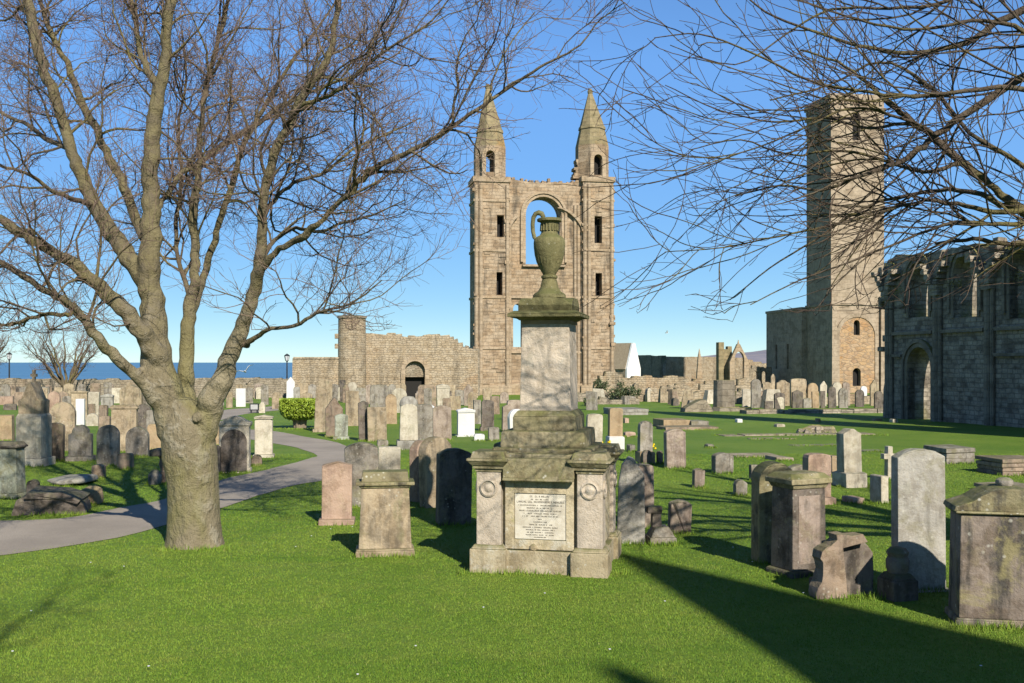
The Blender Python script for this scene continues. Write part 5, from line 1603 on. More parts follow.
for i, (pa, pb, y, rs, mat, lab) in enumerate((
        (650, 712, 70, [(650, 391), (664, 393), (682, 389), (698, 393), (712, 392)], 'rubble', 'low tumbled rubble wall just behind the fallen dark wedge'),
        (736, 778, 64, [(736, 393), (746, 389), (758, 394), (778, 393)], 'rubble_grey', 'low tumbled grey wall right of the pillar stump'),
        (776, 886, 63, [(776, 396), (800, 394.5), (840, 396), (886, 394.5)], 'rubble', 'long knee-high rubble wall behind the distant row of headstones'),
        (586, 640, 63, [(586, 398.5), (600, 397), (616, 399), (640, 399.5)], 'rubble_grey', 'knee-high tumbled wall in front of the masonry ledge'))):
    simple_wall('low_ruined_wall', lab, 'wall', pa, pb, y, 6, rs, .8, mat, .12, .4, seed=50 + i)
rk = random.Random(91)
for i in range(46):
    if i < 26: px = rk.uniform(-6, 288); y = rk.uniform(70, 82); lb = 'tiny weathered headstone crowded at the very foot of the sea wall'; gr = 'tiny headstones at the foot of the sea wall'
    else: px = rk.uniform(298, 472); y = rk.uniform(66, 78); lb = 'tiny weathered headstone crowded along the foot of the ruined rubble walls'; gr = 'tiny headstones at the foot of the rubble walls'
    if 184 < px < 210: continue
    h_ = rk.uniform(.6, 1.25); w_ = rk.uniform(5.5, 10)
    r0 = HORIZON + (CAM_H - gz(y) - h_) / y * F
    S(rk.choice(('round', 'segment', 'gable', 'soft', 'flat', 'shoulder')), px - w_ / 2, px + w_ / 2, r0, r0 + 20, M[rk.choice(('buff', 'buff', 'grey', 'grey', 'brown', 'pinkgrey', 'pale', 'dark'))], lb, y=y, t=.2, group=gr)
rk = random.Random(77)
KIND = ('squarish', 'rounded', 'wedge-shaped', 'flat', 'lumpy')
NEAR = ('below the skyline precinct wall', 'beside the pillar stump', 'near the pale gable frame', 'at the foot of the low rubble wall', 'by the shaded chancel')
TONE = (('buff', 'buff'), ('grey', 'grey'), ('brown', 'brown'), ('pale', 'pale'))
for i in range(26):
    px = rk.uniform(652, 772) if i < 20 else rk.uniform(588, 648); y = rk.uniform(52, 86)
    p = Vector(((px - 512) * y / F, y, gz(y)))
    tn = TONE[i % 4]
    m = MB(); w_ = rk.uniform(.5, 1.3); h_ = rk.uniform(.4, 1.1)
    m.frustum(w_, rk.uniform(.4, .8), -.1, w_ * rk.uniform(.6, .95), rk.uniform(.3, .5), h_, 0, 0, rk.uniform(-.1, .1), 0); m.jitter(.05)
    o = m.build('fallen_block', M[tn[0]], None, .03, p, rk.uniform(0, 3))
    tag(o, 'small tumbled masonry block among the low ruins between tall gable and square tower', 'stone', 'tumbled masonry blocks among the low ruins')

# ------------------------------------------------------------------ bush, lamps, sign, birds
def leaf_mass(name, pts, size, mat, parent=None, seed=1):
    """many small leaf-sized faces at the given points"""
    rg_ = np.random.default_rng(seed)
    n_ = len(pts)
    a = rg_.normal(size=(n_, 3)); a /= np.linalg.norm(a, axis=1, keepdims=True)
    c = np.cross(a, rg_.normal(size=(n_, 3))); c /= np.linalg.norm(c, axis=1, keepdims=True)
    s_ = size * rg_.uniform(.6, 1.3, (n_, 1))
    v = np.stack([pts - a * s_, pts + c * s_ * .5, pts + a * s_, pts - c * s_ * .5], 1).reshape(-1, 3).astype(np.float32)
    me_ = bpy.data.meshes.new(name)
    me_.vertices.add(len(v)); me_.vertices.foreach_set('co', v.ravel())
    me_.loops.add(n_ * 4); me_.loops.foreach_set('vertex_index', np.arange(n_ * 4, dtype=np.int32))
    me_.polygons.add(n_); me_.polygons.foreach_set('loop_start', np.arange(n_, dtype=np.int32) * 4)
    me_.update(calc_edges=True)
    return link(name, me_, mat, parent)
def leaf_mat(name, c1, c2):
    t = NT(name)
    geo = t.n('ShaderNodeNewGeometry')
    col = t.mix(geo.outputs['Random Per Island'], c1, c2)
    t.link(col, t.b.inputs['Base Color']); t.b.inputs['Roughness'].default_value = .6
    return t.m
M['golden'] = leaf_mat('golden_bush_leaves', (0.17, 0.25, 0.022), (0.28, 0.35, 0.035))
M['ivy'] = leaf_mat('ivy_leaves', (0.05, 0.07, 0.03), (0.09, 0.11, 0.045))
M['bark'] = plain('bush_bark', (0.26, 0.2, 0.14), .9, (0.18, .14, .1), 6, .5)
p, k = site(275, 317, 429)
B_ = thing('clipped_bush', 'clipped golden-green flat-topped bush on a stout trunk beside the path', 'bush', p + Vector((0, .6, 0)), 0)
rg_ = np.random.default_rng(5)
n_ = 9000
W = 41 * k; z0 = 9 * k; z1 = 28.5 * k
th_ = rg_.uniform(0, 2 * np.pi, n_); zz = rg_.uniform(0, 1, n_)
prof_r = np.interp(zz, [0, .2, .55, .85, 1], [.55, .88, 1.0, 1.0, .96])
rad = prof_r * np.where(rg_.random(n_) < .8, rg_.uniform(.88, 1.03, n_), rg_.uniform(.2, .9, n_))
top_ = rg_.random(n_) < .3
zz = np.where(top_, rg_.uniform(.93, 1.04, n_), zz); rad = np.where(top_, .95 * np.sqrt(rg_.random(n_)), rad)
rad = rad * (1 + .05 * np.sin(th_ * 5) + .04 * np.sin(th_ * 11 + 2))
pts = np.stack([rad * np.cos(th_) * W / 2, rad * np.sin(th_) * W / 2, z0 + zz * (z1 - z0)], 1)
leaf_mass('foliage', pts, .05, M['golden'], B_)
m = MB()
for i in range(7):
    a = i * .9; m.tube([(.10 * math.cos(a), .10 * math.sin(a), -.05), (.16 * math.cos(a), .16 * math.sin(a), z0 * .9), (.42 * math.cos(a), .42 * math.sin(a), z0 + .35)], [.12, .09, .05], 8)
m.build('trunk', M['bark'], B_, smooth=True)
M['wallmoss'] = leaf_mat('wall_top_moss', (0.16, 0.15, 0.035), (0.26, 0.23, 0.06))
rg3 = np.random.default_rng(31)
ctr = np.stack([rg3.uniform(-.3, 21, 60), rg3.uniform(-.12, .9, 60), 6.32 + rg3.normal(size=60) * .12], 1)
low = rg3.random(60) < .3
ctr[low, 1] = -.12; ctr[low, 2] = rg3.uniform(4.6, 6.2, low.sum())
ctr = np.concatenate([ctr, np.stack([rg3.uniform(-.4, .1, 10), rg3.uniform(-.1, .8, 10), rg3.uniform(4.2, 6.3, 10)], 1)])
pk = rg3.integers(0, len(ctr), 7000)
link_o = leaf_mass('moss_tufts', ctr[pk] + rg3.normal(size=(7000, 3)) * np.array([.26, .12, .09]), .035, M['wallmoss'], N, 32)
tag(link_o, kind='stuff')
# dark creeper on the ruins by the gable foot
def creeper(px0, px1, r0, r1, y, label, n_=900, seed=3):
    rg2 = np.random.default_rng(seed)
    c = at((px0 + px1) / 2, r1, y)
    o_ = thing('shrub', label, 'shrub', c, 0)
    w = (px1 - px0) * y / F; h_ = (r1 - r0) * y / F
    blob = rg2.normal(size=(9, 3)) * np.array([w * .22, .25, h_ * .2]) + np.array([0, 0, h_ * .5])
    pick = rg2.integers(0, 9, n_)
    pts_ = blob[pick] + rg2.normal(size=(n_, 3)) * np.array([w * .1, .18, h_ * .14])
    leaf_mass('foliage', pts_, .09, M['ivy'], o_, seed)
    m_ = MB(); m_.tube([(0, .1, -.3), (.05, .1, h_ * .3), (-.1, .1, h_ * .6)], [.08, .06, .03], 6); m_.build('stem', M['bark'], o_)
creeper(610, 632, 383, 399, 69.5, 'dark straggly shrub growing over the ledge at the gable foot')
creeper(592, 606, 380, 393, 71.5, 'thin dull green shrub against the gable right turret', 500, 4)
creeper(584, 594, 396, 410, 60, 'dark low shrub behind the pale headstone by the monument shaft', 500, 6)
# lamps on the cliff path
M['glass'] = plain('lamp_glass', (0.55, 0.57, 0.58), .2)
def lamp(px, top, y, label):
    p_ = Vector(((px - 512) * y / F, y, gz(y)))
    H_ = CAM_H - (top - HORIZON) * y / F - p_.z
    o_ = thing('lamp_post', label, 'lamp', p_, 0, 'old-fashioned lamps beyond the sea wall')
    m_ = MB(); m_.lathe([(.14, 0), (.14, .25), (.085, .4), (.07, 1.2), (.055, H_ - .75), (.09, H_ - .72), (.06, H_ - .66)], 10); m_.build('post', M['iron'], o_, smooth=True)
    m_ = MB(); m_.ngon(6, .15, H_ - .62, .24, H_ - .2); m_.build('lantern', M['glass'], o_)
    m_ = MB(); m_.ngon(6, .28, H_ - .2, .1, H_ - .05); m_.ngon(6, .05, H_ - .05, .03, H_); m_.ngon(6, .16, H_ - .66, .16, H_ - .62)
    for i in range(6):
        a = i * math.pi / 3; m_.tube([(.15 * math.cos(a), .15 * math.sin(a), H_ - .62), (.245 * math.cos(a), .245 * math.sin(a), H_ - .2)], [.015, .015], 4)
    m_.build('lantern_frame', M['iron'], o_)
lamp(287, 353.5, 88, 'old-fashioned lamp post rising beside the rubble wall corner')
lamp(9.3, 352, 88, 'old-fashioned lamp post above the sea wall at the far left')
# notice board and box
M['boardw'] = plain('notice_board', (0.45, 0.45, 0.43), .6, (.38, .38, .36), 5)
p, k = site(250, 258.5, 413)
o = thing('notice_board', 'small framed dark notice board on a post beside the distant path', 'sign', p, R(5))
m = MB(); m.box(8 * k, .04, 3.4 * k, 9 * k); m.build('board', M['boardw'], o)
m = MB(); m.box(9 * k, .06, 8.6 * k, 9.6 * k); m.box(9 * k, .06, 2.6 * k, 3.6 * k); m.box(1 * k, .06, 3.6 * k, 8.6 * k, -4 * k); m.box(1 * k, .06, 3.6 * k, 8.6 * k, 4 * k); m.build('board_rim', M['iron'], o)
m = MB(); m.box(.07, .07, -.1, 3 * k, -3 * k, 0); m.box(.07, .07, -.1, 3 * k, 3 * k, 0); m.build('post', M['iron'], o)
S('shoulder', 259, 265, 402, 413, M['pale'], 'small pale stone next to the framed notice board', t=.2)
# birds
M['gullw'] = plain('white_feathers', (0.80, 0.80, 0.80), .7, (.7, .7, .72), 4)
M['gulld'] = plain('dark_feathers', (0.06, 0.06, 0.065), .7, (.09, .09, .1), 4)
def bird(px, row, y, span, mat, label, rz, roll, up):
    """a gliding bird: one continuous body with two bent wings and a fanned tail"""
    p_ = at(px, row, y)
    s_ = span
    secs = []
    bm_ = bmesh.new()
    def ring(c, tx, ty, n=8):
        return [bm_.verts.new((c[0] + tx * math.cos(2 * math.pi * i / n) * (0 if False else 1), c[1], c[2] + ty * math.sin(2 * math.pi * i / n))) for i in range(n)]
    spine = [(-.24, .004, .004), (-.2, .02, .018), (-.15, .032, .03), (-.1, .035, .034), (0, .055, .05), (.1, .045, .04), (.17, .03, .02), (.26, .05, .006)]
    rings = [ring((0, a * s_, 0), r1 * s_, r2 * s_) for a, r1, r2 in spine]
    for a, c in zip(rings, rings[1:]):
        for i in range(8): bm_.faces.new((a[i], a[(i + 1) % 8], c[(i + 1) % 8], c[i]))
    bm_.faces.new(rings[0][::-1]); bm_.faces.new(rings[-1])
    for sg in (-1, 1):
        st = [(.03, -.09, .09, .0, .022), (.2, -.11, .07, up * .09, .014), (.3, -.07, .08, up * .12, .010), (.5, .06, .085, up * .10, .003)]
        prev = None
        for x, y0, y1, z, th in st:
            r = [bm_.verts.new((sg * x * s_, yy * s_, (z + tz) * s_)) for yy, tz in ((y0, 0), ((y0 + y1) / 2 - .03, th), (y1, 0), ((y0 + y1) / 2 - .03, -th * .5))]
            if prev:
                for i in range(4): bm_.faces.new((prev[i], prev[(i + 1) % 4], r[(i + 1) % 4], r[i]))
            else: bm_.faces.new(r[::-1])
            prev = r
        bm_.faces.new(prev)
    bmesh.ops.recalc_face_normals(bm_, faces=bm_.faces)
    me_ = bpy.data.meshes.new('bird'); bm_.to_mesh(me_); bm_.free()
    for f in me_.polygons: f.use_smooth = True
    o_ = link('bird', me_, mat, None, p_)
    o_.rotation_euler = (R(-12), R(roll), R(rz))
    return tag(o_, label, 'bird')
bird(245, 371.5, 62, 1.35, M['gullw'], 'white gull gliding past the sea behind the tree', 12, -24, 1.4)
bird(246.5, 384, 64, .95, M['gulld'], 'dark bird with raised wings flying just below the white gull', 8, 4, 2.4)
bird(667, 333, 120, .85, M['gullw'], 'tiny bird high in the sky right of the tall gable', 100, 20, 2.0)
# daffodils at a stone's foot
M['daff'] = plain('daffodil_yellow', (0.80, 0.60, 0.02), .6)
M['leafg'] = plain('daffodil_leaf', (0.09, 0.17, 0.04), .6)
for px, row, lab in ((651, 452.5, 'little clump of yellow daffodils before the grey streaked headstone'), (606, 449, 'little clump of yellow daffodils beside the white block')):
    p = ground_at(px, row + 1.5)
    o = thing('daffodil_clump', lab, 'flowers', p + Vector((0, -.12, 0)))
    rd = random.Random(px)
    ml, mf = MB(), MB()
    for i in range(16):
        x, y_ = rd.uniform(-.13, .13), rd.uniform(-.06, .06); h_ = rd.uniform(.1, .22)
        ml.tube([(x, y_, -.02), (x * 1.1, y_, h_)], [.006, .003], 4)
        if i % 2 == 0: mf.lathe([(.008, h_ - .01), (.035, h_ + .012), (.015, h_ + .02), (.02, h_ + .045)], 6, x * 1.1, y_)
    ml.build('leaves', M['leafg'], o); mf.build('blossoms', M['daff'], o)

# ------------------------------------------------------------------ bare trees
def bark_material(name, c1, c2, c3, moss, limb=None):
    t = NT(name)
    v = t.coords(0.0)
    a = t.noise(t.scaled(v, (1, 1, .35)), 2.2, 6, .7, .6)
    col = t.mix(t.ramp(a, .35, .65), c1, c2)
    b_ = t.noise(v, 5.5, 5, .7, .3)
    col = t.mix(t.math('MULTIPLY', t.ramp(b_, .5, .62), .75), col, c3)
    c_ = t.noise(t.scaled(v, (1, 1, .5)), 1.1, 5, .65, .5)
    col = t.mix(t.math('MULTIPLY', t.ramp(c_, .46, .62), .8), col, moss)
    d_ = t.noise(t.scaled(v, (14, 14, 5)), 1.0, 5, .75)
    col = t.mix(t.math('MULTIPLY', t.ramp(d_, .5, .75), .5), col, t.mix(1.0, col, (.5, .45, .4), 'MULTIPLY'))
    if limb is not None:                                   # the upper limbs carry more algae than the bole
        sz = t.n('ShaderNodeSeparateXYZ'); t.link(t.obj, sz.inputs[0])
        zz = t.math('ADD', sz.outputs[2], t.math('MULTIPLY', a, 1.2))
        col = t.mix(t.math('MULTIPLY', t.ramp(zz, 2.2, 3.6), .8), col, t.mix(t.ramp(b_, .4, .6), limb[0], limb[1]))
    t.link(col, t.b.inputs['Base Color']); t.b.inputs['Roughness'].default_value = .9
    t.link(t.bump(t.math('ADD', d_, t.math('MULTIPLY', b_, 1.5)), 1.0, .045), t.b.inputs['Normal'])
    return t.m
M['tree_bark'] = bark_material('tree_bark', (0.275, 0.235, 0.15), (0.195, 0.163, 0.10), (0.33, 0.295, 0.215), (0.205, 0.185, 0.075), ((0.17, 0.145, 0.07), (0.105, 0.085, 0.048)))
M['twig'] = plain('twig_bark', (0.155, 0.102, 0.082), .85, (0.22, 0.16, 0.115), 1.5)
M['dark_twig'] = plain('dark_twig_bark', (0.06, 0.042, 0.034), .85, (0.11, 0.078, 0.052), 1.5)
M['dark_limb'] = bark_material('dark_limb_bark', (0.10, 0.075, 0.05), (0.065, 0.048, 0.035), (0.13, 0.105, 0.07), (0.15, 0.13, 0.04))
M['limb_bark'] = bark_material('mossy_limb_bark', (0.17, 0.13, 0.08), (0.10, 0.075, 0.05), (0.20, 0.17, 0.10), (0.185, 0.16, 0.05))

def smooth_line(P, rad, per=4):
    P = np.asarray(P, float); rad = np.asarray(rad, float)
    out = []; ro = []
    n = len(P)
    for i in range(n - 1):
        p0 = P[max(i - 1, 0)]; p1 = P[i]; p2 = P[i + 1]; p3 = P[min(i + 2, n - 1)]
        for s in range(per):
            t = s / per
            out.append(.5 * ((2 * p1) + (p2 - p0) * t + (2 * p0 - 5 * p1 + 4 * p2 - p3) * t * t + (3 * p1 - p0 - 3 * p2 + p3) * t ** 3))
            ro.append(rad[i] * (1 - t) + rad[i + 1] * t)
    out.append(P[-1]); ro.append(rad[-1])
    return np.array(out), np.array(ro)
def unit(v): return v / max(np.linalg.norm(v), 1e-9)
class Crown:
    """grows branches and twigs from given limbs"""
    def __init__(self, seed, bias, up, lens, dens, rads, wig=.18, sides=(6, 4, 3), floor=None, angle=(30, 65), skew=1.0, shrink=.5):
        self.skew = skew; self.shrink = shrink
        self.r = np.random.default_rng(seed)
        self.bias = np.array(bias, float); self.up = up; self.lens = lens; self.dens = dens; self.rads = rads; self.wig = wig
        self.sides = sides; self.floor = floor; self.angle = angle; self.branches = Tubes(); self.twigs = Tubes(); self.count = 0
    mult = 1.0
    def kids(self, P, rad, lev, t0=.1):
        seg = np.linalg.norm(np.diff(P, axis=0), axis=1); L = seg.sum()
        if lev >= len(self.lens): return
        n = self.r.poisson(self.dens[lev] * L * (1 - t0) * (self.mult if lev == 0 else 1.0))
        cum = np.concatenate([[0], np.cumsum(seg)]) / max(L, 1e-6)
        ts = np.sort(t0 + (1.0 - t0) * self.r.uniform(0, 1, n) ** self.skew)
        if lev > 0: ts = np.concatenate([ts, [1.0]])
        az = self.r.uniform(0, 6.28)
        for t in ts:
            i = min(np.searchsorted(cum, t, 'right') - 1, len(P) - 2)
            f = (t - cum[i]) / max(cum[i + 1] - cum[i], 1e-6)
            p = P[i] + (P[i + 1] - P[i]) * f
            tan = unit(P[i + 1] - P[i])
            pr = rad[i] + (rad[i + 1] - rad[i]) * f
            az += 2.4 + self.r.uniform(-.6, .6)
            u = unit(np.cross(tan, np.array([.2, .3, .93]))); w = np.cross(tan, u)
            a = np.radians(self.r.uniform(*self.angle)) * (.25 if t == 1.0 else 1)
            d = tan * np.cos(a) + (u * np.cos(az) + w * np.sin(az)) * np.sin(a)
            d = unit(d + self.bias * self.r.uniform(.3, 1.0))
            lo, hi = self.lens[lev]
            ln = self.r.uniform(lo, hi) * (1.15 - self.shrink * t)
            r0 = min(pr * .62, self.rads[lev][0] * self.r.uniform(.7, 1.3)); r1 = self.rads[lev][1]
            self.grow(p, d, ln, max(r0, r1 * 1.05), r1, lev)
    def grow(self, p, d, ln, r0, r1, lev):
        n = (8, 6, 4, 4)[min(lev, 3)]
        P = [p]; st = ln / n
        cur = d
        k = unit(self.r.normal(size=3)) * self.r.uniform(0, .10)
        for i in range(n):
            cur = unit(cur + self.r.normal(size=3) * self.wig + k + np.array([0, 0, self.up * (.4 + i / n)]))
            q = P[-1] + cur * st
            if self.floor is not None and q[2] < self.floor: q[2] = self.floor + .02; cur = unit(cur + np.array([0, 0, .5]))
            P.append(q)
        P = np.array(P); rad = np.linspace(r0, r1, n + 1)
        (self.branches if lev == 0 else self.twigs).add(P, rad, self.sides[min(lev, len(self.sides) - 1)])
        self.count += 1
        self.kids(P, rad, lev + 1, .12)

def px_line(pts, y0):
    P = []; rad = []
    for px, py, w, dy in pts:
        y = y0 + dy
        P.append(((px - 512) * y / F, y, CAM_H - (py - HORIZON) * y / F)); rad.append(w / 2 * y / F)
    return P, rad
def fuse(tubes, voxel, name, mat, parent, smooth=4):
    """joins overlapping limbs into one continuous skin of wood"""
    me = tubes.mesh('tmpw')
    bm = bmesh.new(); bm.from_mesh(me)
    bmesh.ops.holes_fill(bm, edges=[e for e in bm.edges if e.is_boundary], sides=0)
    bmesh.ops.recalc_face_normals(bm, faces=bm.faces)
    bm.to_mesh(me); bm.free()
    o = bpy.data.objects.new('tmpw', me); COL.objects.link(o)
    m1 = o.modifiers.new('r', 'REMESH'); m1.mode = 'VOXEL'; m1.voxel_size = voxel
    m2 = o.modifiers.new('s', 'SMOOTH'); m2.iterations = smooth; m2.factor = .5
    dg = bpy.context.evaluated_depsgraph_get(); dg.update()
    res = bpy.data.meshes.new_from_object(o.evaluated_get(dg)); bpy.data.objects.remove(o)
    from mathutils import noise as mn
    for p in res.polygons: p.use_smooth = True
    res.materials.clear()
    n = len(res.vertices)
    co = np.empty(n * 3, np.float32); no = np.empty(n * 3, np.float32)
    res.vertices.foreach_get('co', co); res.vertices.foreach_get('normal', no)
    co = co.reshape(-1, 3); no = no.reshape(-1, 3)
    d = np.array([mn.noise(Vector((c[0] * 3.5, c[1] * 3.5, c[2] * 1.2))) * .013 + mn.noise(Vector(c * 9.0)) * .006 for c in co.astype(float)], np.float32)
    co = co + no * d[:, None] * (1.0 if voxel < .03 else .8)
    res.vertices.foreach_set('co', co.ravel()); res.update()
    return link(name, res, mat, parent)

# --- the big tree on the left
TY = 10.9
limbs = [
 # px, py, width px, depth offset
 [(186, 470, 12, 0), (176, 430, 38, 0), (162, 385, 42, 0), (154, 340, 34, .05), (151, 300, 30, .1), (150, 260, 26, .15), (152, 215, 21, .2), (151, 170, 20, .25), (154, 130, 18, .3), (161, 90, 16, .35), (166, 50, 14, .4), (171, 0, 12, .4), (176, -60, 10, .5), (190, -150, 6, .6)],
 [(192, 478, 10, 0), (201, 440, 32, -.03), (214, 400, 31, -.1), (228, 362, 23, -.15), (241, 330, 20, -.2), (251, 302, 17, -.25), (257, 275, 16, -.3), (261, 245, 13, -.35), (263, 205, 12, -.4), (270, 165, 11.5, -.45), (286, 128, 11, -.5), (306, 92, 10, -.55), (328, 55, 9, -.6), (336, 20, 8, -.6), (343, -30, 6.5, -.6), (352, -110, 4, -.7)],
 [(253, 300, 13, -.25), (262, 270, 10, -.4), (280, 250, 9, -.6), (305, 235, 8.5, -.8), (330, 214, 8, -1.0), (350, 192, 8, -1.1), (367, 175, 7.5, -1.2), (385, 162, 6.5, -1.25), (405, 154, 6, -1.3), (430, 140, 5.5, -1.4), (452, 126, 5, -1.5), (475, 111, 4.5, -1.6), (492, 99, 4.2, -1.6), (525, 77, 3.4, -1.7), (553, 60, 2.8, -1.8), (580, 45, 2.2, -1.9), (600, 20, 1.6, -1.9), (625, 2, 1, -2)],
 [(490, 100, 3, -1.6), (491, 85, 2.8, -1.6), (499, 65, 2.2, -1.5), (513, 40, 1.8, -1.4), (535, 12, 1.3, -1.3)],
 [(168, 395, 12, 0), (158, 362, 26, -.05), (143, 332, 22, -.2), (122, 308, 20, -.3), (98, 285, 18, -.4), (72, 264, 16, -.55), (45, 246, 14, -.7), (22, 232, 13, -.8), (0, 219, 11, -.9), (-40, 200, 9, -1.1), (-110, 150, 5, -1.4)],
 [(178, 440, 10, 0), (160, 405, 18, -.1), (140, 379, 14.5, -.25), (118, 358, 13, -.45), (98, 337, 12, -.6), (80, 316, 11, -.75), (62, 299, 9.5, -.9), (40, 286, 8.5, -1.0), (20, 273, 7.5, -1.1), (0, 262, 7, -1.2), (-40, 246, 5, -1.4), (-90, 215, 3, -1.6)],
 [(72, 308, 6, -.8), (68, 315, 5.5, -.85), (50, 314, 5, -.9), (32, 318, 4.5, -1.0), (15, 324, 4, -1.1), (2, 325, 3, -1.2), (-20, 318, 2, -1.3)],
 [(154, 300, 24, .1), (138, 270, 22, .2), (122, 245, 22, .3), (104, 220, 20, .4), (90, 195, 18, .5), (80, 172, 16, .55), (70, 145, 15, .6), (60, 112, 14, .65), (48, 78, 13, .7), (37, 45, 12.5, .75), (31, 10, 11.5, .8), (27, -30, 9, .9), (15, -120, 5, 1.0)],
 [(152, 255, 14, .2), (142, 235, 13, .4), (131, 205, 12, .6), (118, 172, 11, .8), (103, 145, 11, .9), (90, 120, 10, 1.0), (76, 90, 9, 1.1), (66, 62, 8, 1.2), (50, 30, 6.5, 1.3), (40, 0, 5, 1.4), (20, -60, 3, 1.5)],
 [(192, 470, 10, .1), (192, 430, 26, .2), (186, 395, 25, .35), (187, 360, 19, .4), (189, 325, 17, .45), (192, 290, 14, .5), (196, 255, 11, .6), (193, 215, 9.5, .7), (198, 170, 8.5, .8), (199, 130, 7.5, .9), (206, 95, 6.5, 1.0), (214, 55, 5.5, 1.1), (226, 10, 4.5, 1.2), (240, -60, 3, 1.4)],
 [(189, 320, 12, .5), (201, 285, 10, .7), (212, 250, 9, .9), (222, 215, 8, 1.1), (234, 175, 7, 1.3), (246, 140, 6, 1.5), (268, 100, 5, 1.7), (290, 65, 4, 1.9), (320, 25, 3, 2.0), (350, -20, 2, 2.2)],
 [(155, 215, 9, .3), (166, 195, 7.5, .5), (182, 174, 7, .7), (203, 160, 7, .9), (228, 142, 6.5, 1.0), (254, 126, 6, 1.2), (278, 108, 5, 1.3), (300, 97, 4.5, 1.4), (330, 84, 3.5, 1.5), (365, 72, 2.5, 1.6), (400, 52, 1.6, 1.7)],
 [(244, 345, 9, -.2), (255, 338, 6, -.3), (272, 328, 5, -.45), (294, 326, 4.5, -.6), (316, 313, 4, -.7), (338, 308, 3, -.8), (360, 298, 2.2, -.9), (382, 280, 1.2, -1)],
 [(161, 92, 9, .4), (150, 75, 8, .5), (140, 55, 7, .6), (136, 25, 6, .7), (128, -20, 4.5, .8), (118, -80, 3, .9)],
 [(285, 130, 6, -.5), (297, 110, 5.5, -.8), (318, 100, 5, -1.0), (342, 88, 4.5, -1.3), (370, 62, 3.8, -1.5), (400, 42, 3, -1.7), (432, 20, 2.2, -1.8), (455, -10, 1.5, -1.9)],
 [(262, 215, 6, -.4), (278, 195, 5, -.1), (300, 180, 4.5, .1), (325, 172, 4, .4), (352, 150, 3.2, .6), (385, 135, 2.5, .8), (420, 118, 1.6, 1.0)],
 [(260, 260, 6, -.35), (275, 240, 5, -.2), (296, 228, 4.4, -.1), (320, 232, 4, .1), (345, 222, 3.2, .2), (372, 215, 2.4, .3), (405, 200, 1.4, .4)],
 [(96, 205, 7, .45), (75, 200, 6, .1), (52, 190, 5, -.3), (25, 172, 4, -.6), (0, 165, 3.5, -.8), (-40, 140, 2, -1)],
 [(72, 150, 7, .6), (50, 142, 6, .9), (28, 125, 5, 1.2), (5, 115, 4, 1.4), (-30, 90, 2.4, 1.6)],
 [(192, 300, 7, .5), (178, 260, 5, .8), (176, 225, 5, 1.1), (182, 180, 4.4, 1.3), (178, 130, 3.6, 1.5), (186, 80, 2.8, 1.6), (182, 30, 2, 1.8)],
]
trunk_line = [(195, 562, 80, 0), (195, 552, 66, 0), (195, 546, 59, 0), (194.5, 535, 54, 0), (194, 510, 51, 0), (193, 480, 50, 0), (190, 455, 53, 0), (187, 432, 51, 0), (184, 414, 38, 0), (180, 400, 20, 0)]
b0 = ground_at(195, 549)
BT = thing('bare_tree', 'large bare many-stemmed tree with a smooth mossy trunk standing by the path', 'tree', (0, 0, 0), 0)
wood = Tubes(); cr = Crown(3, (0.0, -.0, .10), .05, ((.55, 1.7), (.28, .75), (.10, .30)), (5.8, 12.0, 16.0), ((.015, .0042), (.005, .0025), (.0029, .0017)), wig=.19, floor=2.3)
P, rd_ = px_line(trunk_line, TY); P, rd_ = smooth_line(P, rd_, 4); wood.add(P, rd_, 20)
for i, l in enumerate(limbs):
    P, rad = px_line(l, TY)
    P, rad = smooth_line(P, np.array(rad) * .82, 4)
    wl_ = np.random.default_rng(i).normal(size=P.shape) * np.minimum(rad, .04)[:, None] * .32
    P = P + wl_
    th = max(1, int(np.sum(rad > .032)))
    if th > 4:
        wood.add(P[:th + 1], rad[:th + 1], 14)
        if th < len(P) - 2: cr.branches.add(P[th - 1:], rad[th - 1:] * 1.02, 8)
    else:
        cr.branches.add(P, rad, 8)
    cr.mult = .8 if P[-1][0] < -5.2 else 1.0
    cr.kids(P, rad, 0, (.2 if i in (4, 5, 6, 7) else .42) if rad.max() > .065 else (.3 if rad.max() > .045 else .08))
# knots on the trunk
for px, py, r_ in ((196, 419, .06), (135, 373, .05)):
    c = at(px, py, TY - .26); wood.add([(c.x, c.y + .15, c.z), (c.x, c.y + .02, c.z + .01)], [r_ * 1.2, r_ * .8], 10)
fuse(wood, .017, 'trunk', M['tree_bark'], BT)
crown = link('crown', cr.branches.mesh('crown'), M['limb_bark'], BT)
tag(link('twigs', cr.twigs.mesh('twigs'), M['twig'], crown), kind='stuff')
print('left tree branches', cr.count)

